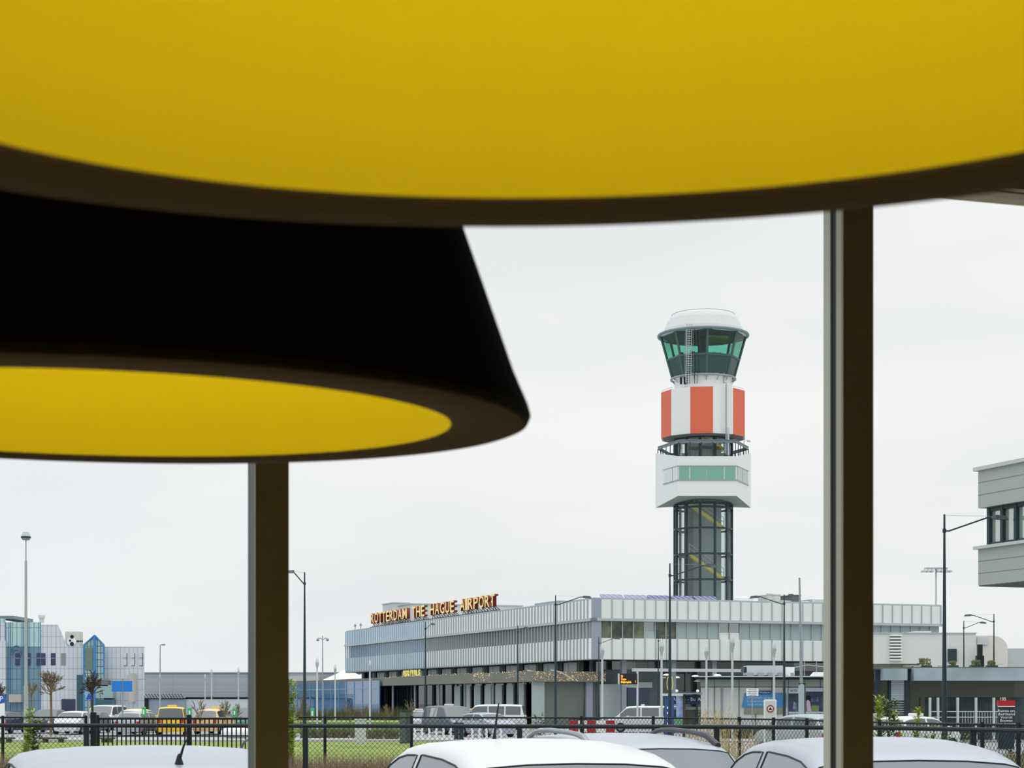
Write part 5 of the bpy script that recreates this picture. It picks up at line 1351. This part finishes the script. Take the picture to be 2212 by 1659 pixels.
sap = [(432, 110, 1500, 20, 'slender bare sapling before the white warehouse wall, left'), (486, 112, 1503, 14, 'slender bare sapling before the white warehouse wall, middle'), (512, 116, 1508, 12, 'slender bare sapling nearest the left mullion'),
       (650, 118, 1498, 16, 'bare sapling right of the left mullion'), (756, 120, 1500, 13, 'bare sapling before the blue walkway, left'), (790, 120, 1515, 11, 'bare sapling beside the candle lamp at the blue walkway'), (834, 118, 1512, 13, 'bare sapling before the blue walkway near the green cabinet'),
       (886, 118, 1508, 12, 'bare sapling at the right end of the blue walkway')]
for i, (px, Y, top, sp_, lb_) in enumerate(sap): bare_tree(px, Y, top, 1550, sp_, lb_, 40+i, M_bark, .03, 27, 3)
tag(twigs(640, 925, 137.5, 140, 1.55, 1500, M_bark, 9, .012, .3, .2).build('scrub', mat('olive_scrub', (104, 98, 62), .95, rgb2=(72, 70, 48), scale=2)), 'low olive brown scrub along the foot of the blue walkway', 'undergrowth', kind='stuff')
# ---------------------------------------------------------------- ground patches beyond the fence
def gp(name, px0, px1, ya, yb, m, h=.03):
    mb = MB(); mb.add([(X(px0, ya), ya, GZ), (X(px1, ya), ya, GZ), (X(px1, yb), yb, GZ), (X(px0, yb), yb, GZ), (X(px0, ya), ya, GZ+h), (X(px1, ya), ya, GZ+h), (X(px1, yb), yb, GZ+h), (X(px0, yb), yb, GZ+h)],
                      [(0, 3, 2, 1), (4, 5, 6, 7), (0, 1, 5, 4), (1, 2, 6, 5), (2, 3, 7, 6), (3, 0, 4, 7)])
    return tag(mb.build(name, m), kind='structure')
gp('lawn', -400, 1010, 56, 96, M_grass); gp('lawn', 560, 888, 125, 141, mat('bright_lawn', (136, 166, 92), .9, rgb2=(110, 142, 76), scale=1), .72)
gp('kerb', -400, 1010, 96.2, 97, M_kerb, .12); gp('pavement', -400, 2600, 97.5, 108, M_pave, .02)
gp('lawn', 1100, 2600, 58, 72, mat('dull_verge', (140, 138, 104), .9, rgb2=(110, 112, 80), scale=1))
M_lowh = mat('low_hedge_brown', (112, 108, 84), .95, rgb2=(84, 86, 62), scale=3)
def low_hedge(px0, px1, Y, h, label, seed):
    mb = twigs(px0, px1, Y, Y+1.4, h+GZ, int((px1-px0)*4.5), M_lowh, seed, .018, .12, GZ-.1)
    return tag(mb.build('low_hedge', M_lowh), label, 'hedge', kind='stuff')
low_hedge(650, 765, 106, .62, 'low clipped brown hedge left of the pale cabinet', 5); low_hedge(792, 862, 103, .62, 'low clipped brown hedge between the pale and green cabinets', 6)
low_hedge(1560, 1760, 104, .8, 'low dark hedge in front of the service building', 8)
M_bench = mat('dark_bench_wood', (92, 90, 76), .9)
for (a, b, lb_) in ((85, 140, 'long low dark bench on the left lawn'), (-10, 27, 'low dark bench at the left picture edge'), (212, 245, 'low dark bench behind the barred gate')):
    o = thing('bench', lb_, 'bench', (X(a, 94), 94, GZ+.03)); L_ = X(b, 94)-X(a, 94)
    MB().box(0, L_, 0, .5, .16, .26).build('seat', M_bench, o)
    for x in (.15, L_-.35): MB().box(x, x+.2, .05, .45, 0, .16).build('leg', M_bench, o)
# cabinets, bollards
o = thing('electrical_cabinet', 'dark green electrical cabinet beside the chain link fence', 'cabinet', (X(876, 92), 92, GZ))
k_ = 92/F
MB().box(-13*k_, 13*k_, 0, .45, 0, Z(1536, 92)-GZ).build('body', mat('cabinet_green', (72, 82, 84), .5), o); MB().box(-14.5*k_, 14.5*k_, -.04, .5, Z(1536, 92)-GZ, Z(1533.5, 92)-GZ).build('lid', M_dark, o)
MB().box(-12*k_, 1*k_, -.02, 0, .08, Z(1539, 92)-GZ).build('door', mat('cabinet_green_light', (88, 100, 100), .5), o)
o = thing('electrical_cabinet', 'pale grey cabinet standing in the low hedge', 'cabinet', (X(778, 90), 90, GZ)); k_ = 90/F
MB().box(-11.5*k_, 11.5*k_, 0, .4, 0, Z(1556, 90)-GZ).build('body', M_pgrey, o); MB().box(-12.5*k_, 12.5*k_, -.03, .43, Z(1556, 90)-GZ, Z(1553, 90)-GZ).build('lid', M_pgrey, o)
o = thing('waste_bin', 'dark twin bin before the silver taxis', 'bin', (X(991, 98), 98, GZ)); k_ = 98/F
MB().box(-10*k_, -.5*k_, 0, .4, 0, Z(1561, 98)-GZ).build('bin_half', M_dark, o); MB().box(.5*k_, 10*k_, 0, .4, 0, Z(1561, 98)-GZ).build('bin_half', M_dark, o)
for i in range(13):
    px = 896+i*15.5
    if 975 < px < 1006: continue
    Y = 100; o = MB().cyl((0, 0, 0), (0, 0, .72), .06, n=8).ball((0, 0, .72), .06, 6).build('bollard', M_white, loc=(X(px, Y), Y, G(Y)), smooth=True)
    tag(o, 'white bollard in the row before the parked taxis', 'bollard', 'white bollards before the taxis')
# charging stations
for (px, t, b, lb_) in ((311, 1527, 1549, 'green charging post beside the yellow roofed car'), (410, 1529, 1549, 'green charging post right of the yellow van'), (507, 1530, 1550, 'green charging post before the green van, nearest the left mullion'), (675, 1530, 1552, 'green charging post right of the left mullion')):
    Y = 112; k_ = Y/F; o = thing('charging_post', lb_, 'charging station', (X(px, Y), Y, GZ))
    MB().box(-4*k_, 4*k_, -.1, .1, Z(b, Y)-GZ, Z(t, Y)-GZ).build('charger', mat('charger_green', (64, 176, 104), .45), o, bevel=.04)
    MB().cyl((0, 0, 0), (0, 0, Z(b, Y)-GZ), .04, n=8).build('post', M_grey, o); MB().box(-1.5*k_, 1.5*k_, -.12, -.1, Z(b-6, Y)-GZ, Z(t+6, Y)-GZ).build('screen', M_white, o)
# road signs
Y = 113; k_ = Y/F
o = thing('direction_sign', 'pair of blank blue direction boards on one pole', 'sign', (X(265, Y), Y, GZ)); z = lambda py: Z(py, Y)-GZ
MB().cyl((0, 0, 0), (0, 0, z(1466)), .05, n=8).build('pole', M_grey, o)
for (a, b) in ((-23, -1.5), (1.5, 21)): MB().box(a*k_, b*k_, -.07, -.03, z(1494), z(1471)).build('board', mat('sign_blue', (26, 124, 214), .4), o)
for (px, t, b, s_, lb_) in ((4, 1502, 1518, 'P', 'blue square parking sign at the left picture edge'), (191, 1494, 1512, '', 'round and triangular blue sign left of the dark pollarded tree')):
    o = thing('traffic_sign', lb_, 'sign', (X(px, Y), Y, GZ)); MB().cyl((0, 0, 0), (0, 0, z(t)), .035, n=8).build('pole', M_grey, o)
    if s_:
        MB().box(-7*k_, 7*k_, -.06, -.035, z(b), z(t)).build('plate', mat('sign_royal_blue', (24, 84, 196), .4), o); text_obj('lettering', s_, M_white, .45, .004, o, (0, -.065, z(b-3)))
        MB().box(-8*k_, 6*k_, -.1, .1, 0, z(b+2)).build('white_base', M_white, o)
    else:
        MB().cyl((-.1, -.04, z(1498)), (-.1, -.07, z(1498)), .14, n=16).build('round_plate', mat('sign_pale_blue', (130, 170, 210), .4), o); MB().vprism([(-.16, z(1511)), (.26, z(1511)), (.05, z(1497))], -.07, -.04).build('plate', mat('sign_royal_blue', (24, 84, 196), .4), o)
Y = 62; k_ = Y/F; z = lambda py: Z(py, Y)-GZ
o = thing('no_cars_sign', 'white rounded panel with red no cars roundel', 'sign', (X(1663.5, Y), Y, GZ))
def rrect(w_, z0, z1, r_, n_=6):
    p = []
    for cx_, cz_, a0 in ((w_-r_, z1-r_, 0), (-w_+r_, z1-r_, 90)): p += [(cx_+r_*math.cos(R(a0+90*i/n_)), cz_+r_*math.sin(R(a0+90*i/n_))) for i in range(n_+1)]
    return p+[(-w_, z0), (w_, z0)]
MB().vprism(rrect(13.5*k_, z(1560), z(1510.5), 4*k_), -.04, .04).build('panel', M_white, o)
MB().vprism(rrect(11*k_, z(1560), z(1514), 3*k_), -.05, -.04).build('panel_face', mat('sign_face_grey', (206, 214, 212), .5), o)
MB().lathe([(5.6*k_, -.01), (8.0*k_, -.01), (8.0*k_, .01), (5.6*k_, .01)], 28, closed=True).build('red_ring', mat('sign_dark_red', (150, 66, 66), .5), o)
ring = o.children[-1]; ring.rotation_euler.x = PI/2; ring.location = (0, -.06, z(1531))
MB().lathe([(.001, -.005), (5.6*k_, -.005), (5.6*k_, .005), (.001, .005)], 28).build('roundel_face', M_white, o); d_ = o.children[-1]; d_.rotation_euler.x = PI/2; d_.location = (0, -.057, z(1531))
MB().vprism([(-3.2*k_, z(1533.5)), (3.2*k_, z(1533.5)), (3.2*k_, z(1531)), (1.8*k_, z(1530)), (1.2*k_, z(1528.3)), (-1.2*k_, z(1528.3)), (-1.8*k_, z(1530)), (-3.2*k_, z(1531))], -.07, -.063).build('car_symbol', M_black, o)
MB().box(-13.5*k_, -10.8*k_, -.03, .03, 0, z(1560)).build('leg', M_white, o); MB().box(10.8*k_, 13.5*k_, -.03, .03, 0, z(1560)).build('leg', M_white, o)
Y = 98; k_ = Y/F; z = lambda py: Z(py, Y)-GZ
o = thing('street_sign', 'small white board with lines of dark text on a thin pole', 'sign', (X(1625, Y), Y, GZ))
MB().cyl((0, 0, 0), (0, 0, z(1488)), .035, n=8).build('pole', M_grey, o); MB().box(-13*k_, 13*k_, -.06, -.035, z(1503.5), z(1487)).build('board', M_white, o)
for i, s_ in enumerate(('Taxi en bus', 'uitgezonderd', 'laden lossen', 'toegestaan')): text_obj('text_line', s_, M_black, .095, .002, o, (0, -.063, z(1490.5+i*3.9)))
# red and white barriers
Y = 62; k_ = Y/F; z = lambda py: Z(py, Y)-GZ
for (a, b, lb_) in ((1230, 1288, 'left red and white striped road barrier'), (1288.5, 1329, 'right red and white striped road barrier')):
    o = thing('road_barrier', lb_, 'barrier', (X(a, Y), Y, G(Y))); L_ = X(b, Y)-X(a, Y)
    for (t, bt) in ((1556.5, 1564.5), (1574, 1582)):
        bd = MB().box(0, L_, -.02, .02, z(bt), z(t)).build('board', M_white, o)
        st = 19*k_; off = 0 if a < 1280 else -6*k_
        for i in range(4):
            x0 = i*2*st+(0 if a < 1280 else 20.5*k_)
            if x0 < L_-.02: MB().box(x0, min(x0+st*(1 if a > 1280 else 1), L_), -.03, -.02, z(bt), z(t)).build('red_stripe', mat('barrier_red', (170, 36, 52), .5), bd)
    for x in (.08, L_-.12): MB().box(x, x+.05, .02, .06, 0, z(1556)).build('leg', M_grey, o)
# planters with clipped hedge at the entrance
Y = 126; o = thing('entrance_planter', 'dark clipped hedge planter before the terminal entrance', 'planter', (X(1230, Y), Y, GZ)); L_ = X(1296, Y)-X(1230, Y)
MB().box(0, L_, 0, .7, 0, .45).build('box', M_dark, o)
m = MB(); rr = random.Random(4)
for i in range(900):
    x, y, zz_ = rr.uniform(0, L_), rr.uniform(0, .7), rr.uniform(.45, .95)-(.0 if rr.random() < .8 else -.06); m.add([(x-.04, y, zz_), (x+.04, y, zz_), (x, y+.03, zz_+.07)], [(0, 1, 2)])
m.build('foliage', mat('dark_hedge_leaf', (52, 62, 54), .9), o)

# ---------------------------------------------------------------- parked vehicles in the distance
Pd = paint('car_paint_dark_blue', (48, 58, 88)); Pg = paint('car_paint_dark_grey', (72, 76, 74)); Pm = paint('car_paint_mid_grey', (98, 108, 122), .35, .2); Py = paint('car_paint_yellow', (240, 190, 30)); Po = paint('car_paint_pale_orange', (228, 190, 140)); Pc = paint('car_paint_pale_green_white', (214, 224, 218)); Pgr = paint('car_paint_green', (52, 128, 100))
M_tx = mat('taxi_sign_white', (238, 224, 228), .5); M_txy = mat('beacon_yellow', (230, 200, 90), .5)
far_gl = glass('far_car_window', (120, 136, 140), .12, .02, clear=.25, body=(70, 84, 88), gain=.35)
def far_car(kind, L_, W_, H_, body, px, Y, hd, label, sign=None, cat='car', **kw):
    o = make_car(kind, L_, W_, H_, body, fine=False, seal=False, gl=far_gl, sign=sign, **kw)
    o.name = 'van' if cat == 'van' else ('pickup' if cat == 'pickup truck' else 'car'); put(o, X(px, Y), Y, hd); return tag(o, label, cat)
far_car('hatch', 4.3, 1.8, 1.46, Pd, 12, 124, 4, 'dark blue car at the left picture edge', plate=True)
far_car('hatch', 4.4, 1.85, 1.60, Pg, 106, 126, 182, 'dark grey car parked behind the pollarded tree', plate=True)
far_car('hatch', 4.2, 1.8, 1.50, Pw, 160, 121, 182, 'white car parked left of the dark pollarded tree')
far_car('hatch', 4.2, 1.75, 1.46, Pm, 199, 126.5, 182, 'grey car partly hidden by the dark pollarded tree')
far_car('van', 4.9, 1.98, 1.86, Pw, 231, 139, 186, 'white van parked below the blue direction boards', cat='van')
far_car('hatch', 4.4, 1.82, 1.50, Ps, 300, 119, 8, 'silver car with number plate behind the barred gate', plate=True)
far_car('hatch', 4.4, 1.82, 1.62, paint('car_paint_cream', (226, 214, 160)), 300, 127, 8, 'cream roofed car behind the silver one', plate=False)
far_car('van', 4.4, 1.85, 1.78, Py, 372, 118, -8, 'bright yellow van behind the barred gate', sign=M_txy, cat='van')
far_car('hatch', 4.4, 1.8, 1.66, Po, 466, 121, 10, 'pale orange and white car with a roof beacon behind the gate', sign=M_txy)
far_car('van', 4.8, 1.9, 1.75, Pgr, 548, 128, 184, 'dark green van showing beside the left mullion', cat='van')
o = MB().tube([(x, 0, .32) for x in (0, .1, .35, 1.35, 1.6, 1.7)], [.12, .24, .30, .30, .24, .12], 14); tag(o.build('covered_trailer', M_white, loc=(X(478, 106), 106, GZ+.0), smooth=True), 'low white rounded trailer cover behind the gate near the left mullion', 'trailer')
far_car('hatch', 4.3, 1.8, 1.50, Ps, 905, 131, 176, 'silver taxi with a roof sign behind the green cabinet', sign=M_tx)
far_car('van', 4.9, 1.95, 1.85, Pm, 969, 121, 155, 'dark grey taxi van facing the window before the canopy', sign=M_tx, cat='van')
far_car('hatch', 4.4, 1.82, 1.46, Ps, 1052, 111, 150, 'silver car facing right in front of the white van')
far_car('van', 4.9, 1.95, 1.92, Pw, 1063, 134, -84, 'white passenger van seen from the side, left one', cat='van')
far_car('van', 5.1, 1.95, 1.82, Pw, 1391, 128, -86, 'white passenger van seen from the side beside the blue pillar', sign=M_tx, cat='van')
far_car('hatch', 4.3, 1.85, 1.66, paint('car_paint_grey_silver', (168, 178, 182), .3, .3), 1738, 68, -28, 'silver grey car with red tail lamp beside the grey mast')
far_car('hatch', 4.4, 1.82, 1.46, Pg, 1893, 84, 12, 'dark taxi with a white roof sign just right of the right mullion', sign=M_tx)
far_car('hatch', 4.5, 1.84, 1.52, Pc, 1976, 76, 46, 'pale taxi with a roof sign, left of the biggest lamp post', sign=M_tx)
far_car('hatch', 4.3, 1.8, 1.44, Pw, 2238, 112, 90, 'white car behind the pavilion lattice at the right edge')
# two people by the white van
def person(px, Y, label, top, hair, hh=1.74, yaw=0.0):
    o = thing('person', label, 'person', (X(px, Y), Y, GZ), yaw); s_ = hh/1.75
    me = bpy.data.meshes.new('body'); 
    J = [((0, 0, .95), .15), ((0, 0, 1.15), .14), ((0, 0, 1.36), .16), ((0, 0, 1.50), .06), ((0, -.01, 1.60), .095), ((0, -.01, 1.69), .085),
         ((.19, 0, 1.40), .065), ((.27, .0, 1.15), .05), ((.25, -.10, .92), .04), ((-.19, 0, 1.40), .065), ((-.27, 0, 1.15), .05), ((-.25, -.10, .92), .04),
         ((.10, 0, .86), .10), ((.11, .02, .48), .07), ((.11, .03, .09), .05), ((.11, -.12, .04), .04), ((-.10, 0, .86), .10), ((-.11, -.03, .48), .07), ((-.11, .0, .09), .05), ((-.11, -.15, .04), .04)]
    E_ = [(0, 1), (1, 2), (2, 3), (3, 4), (4, 5), (2, 6), (6, 7), (7, 8), (2, 9), (9, 10), (10, 11), (0, 12), (12, 13), (13, 14), (14, 15), (0, 16), (16, 17), (17, 18), (18, 19)]
    me.from_pydata([tuple(c*s_ for c in j[0]) for j in J], E_, [])
    b = bpy.data.objects.new('body', me); COL.objects.link(b); b.parent = o
    md = b.modifiers.new('skin', 'SKIN'); 
    for i, j in enumerate(J): me.skin_vertices[0].data[i].radius = (j[1]*s_, j[1]*s_)
    me.skin_vertices[0].data[0].use_root = True
    sd = b.modifiers.new('sub', 'SUBSURF'); sd.levels = sd.render_levels = 2
    me.materials.append(mat('skin', (206, 164, 140), .6))
    dg = bpy.context.evaluated_depsgraph_get(); me2 = bpy.data.meshes.new_from_object(b.evaluated_get(dg)); b.modifiers.clear(); b.data = me2
    me2.materials.clear(); me2.materials.append(mat('skin', (206, 164, 140), .6)); me2.materials.append(top); me2.materials.append(mat('dark_trousers', (40, 44, 56), .8))
    for p in me2.polygons:
        z_ = p.center.z/s_; p.use_smooth = True
        p.material_index = 2 if z_ < .93 and abs(p.center.x) < .2 else (1 if .93 <= z_ < 1.49 else 0)
    MB().ball((0, .015, 1.675*s_), .105*s_, 8, 1.0).build('hair', hair, o, smooth=True)
    return o
person(1006, 127, 'white haired person in pale clothes standing by the dark grey taxi van', mat('pale_coat', (196, 170, 176), .8), M_white, 1.70)
person(1017, 127.6, 'person in a dark jacket standing between the taxi van and the white van', mat('navy_jacket', (40, 46, 66), .8), mat('blond_hair', (206, 178, 140), .8), 1.62)
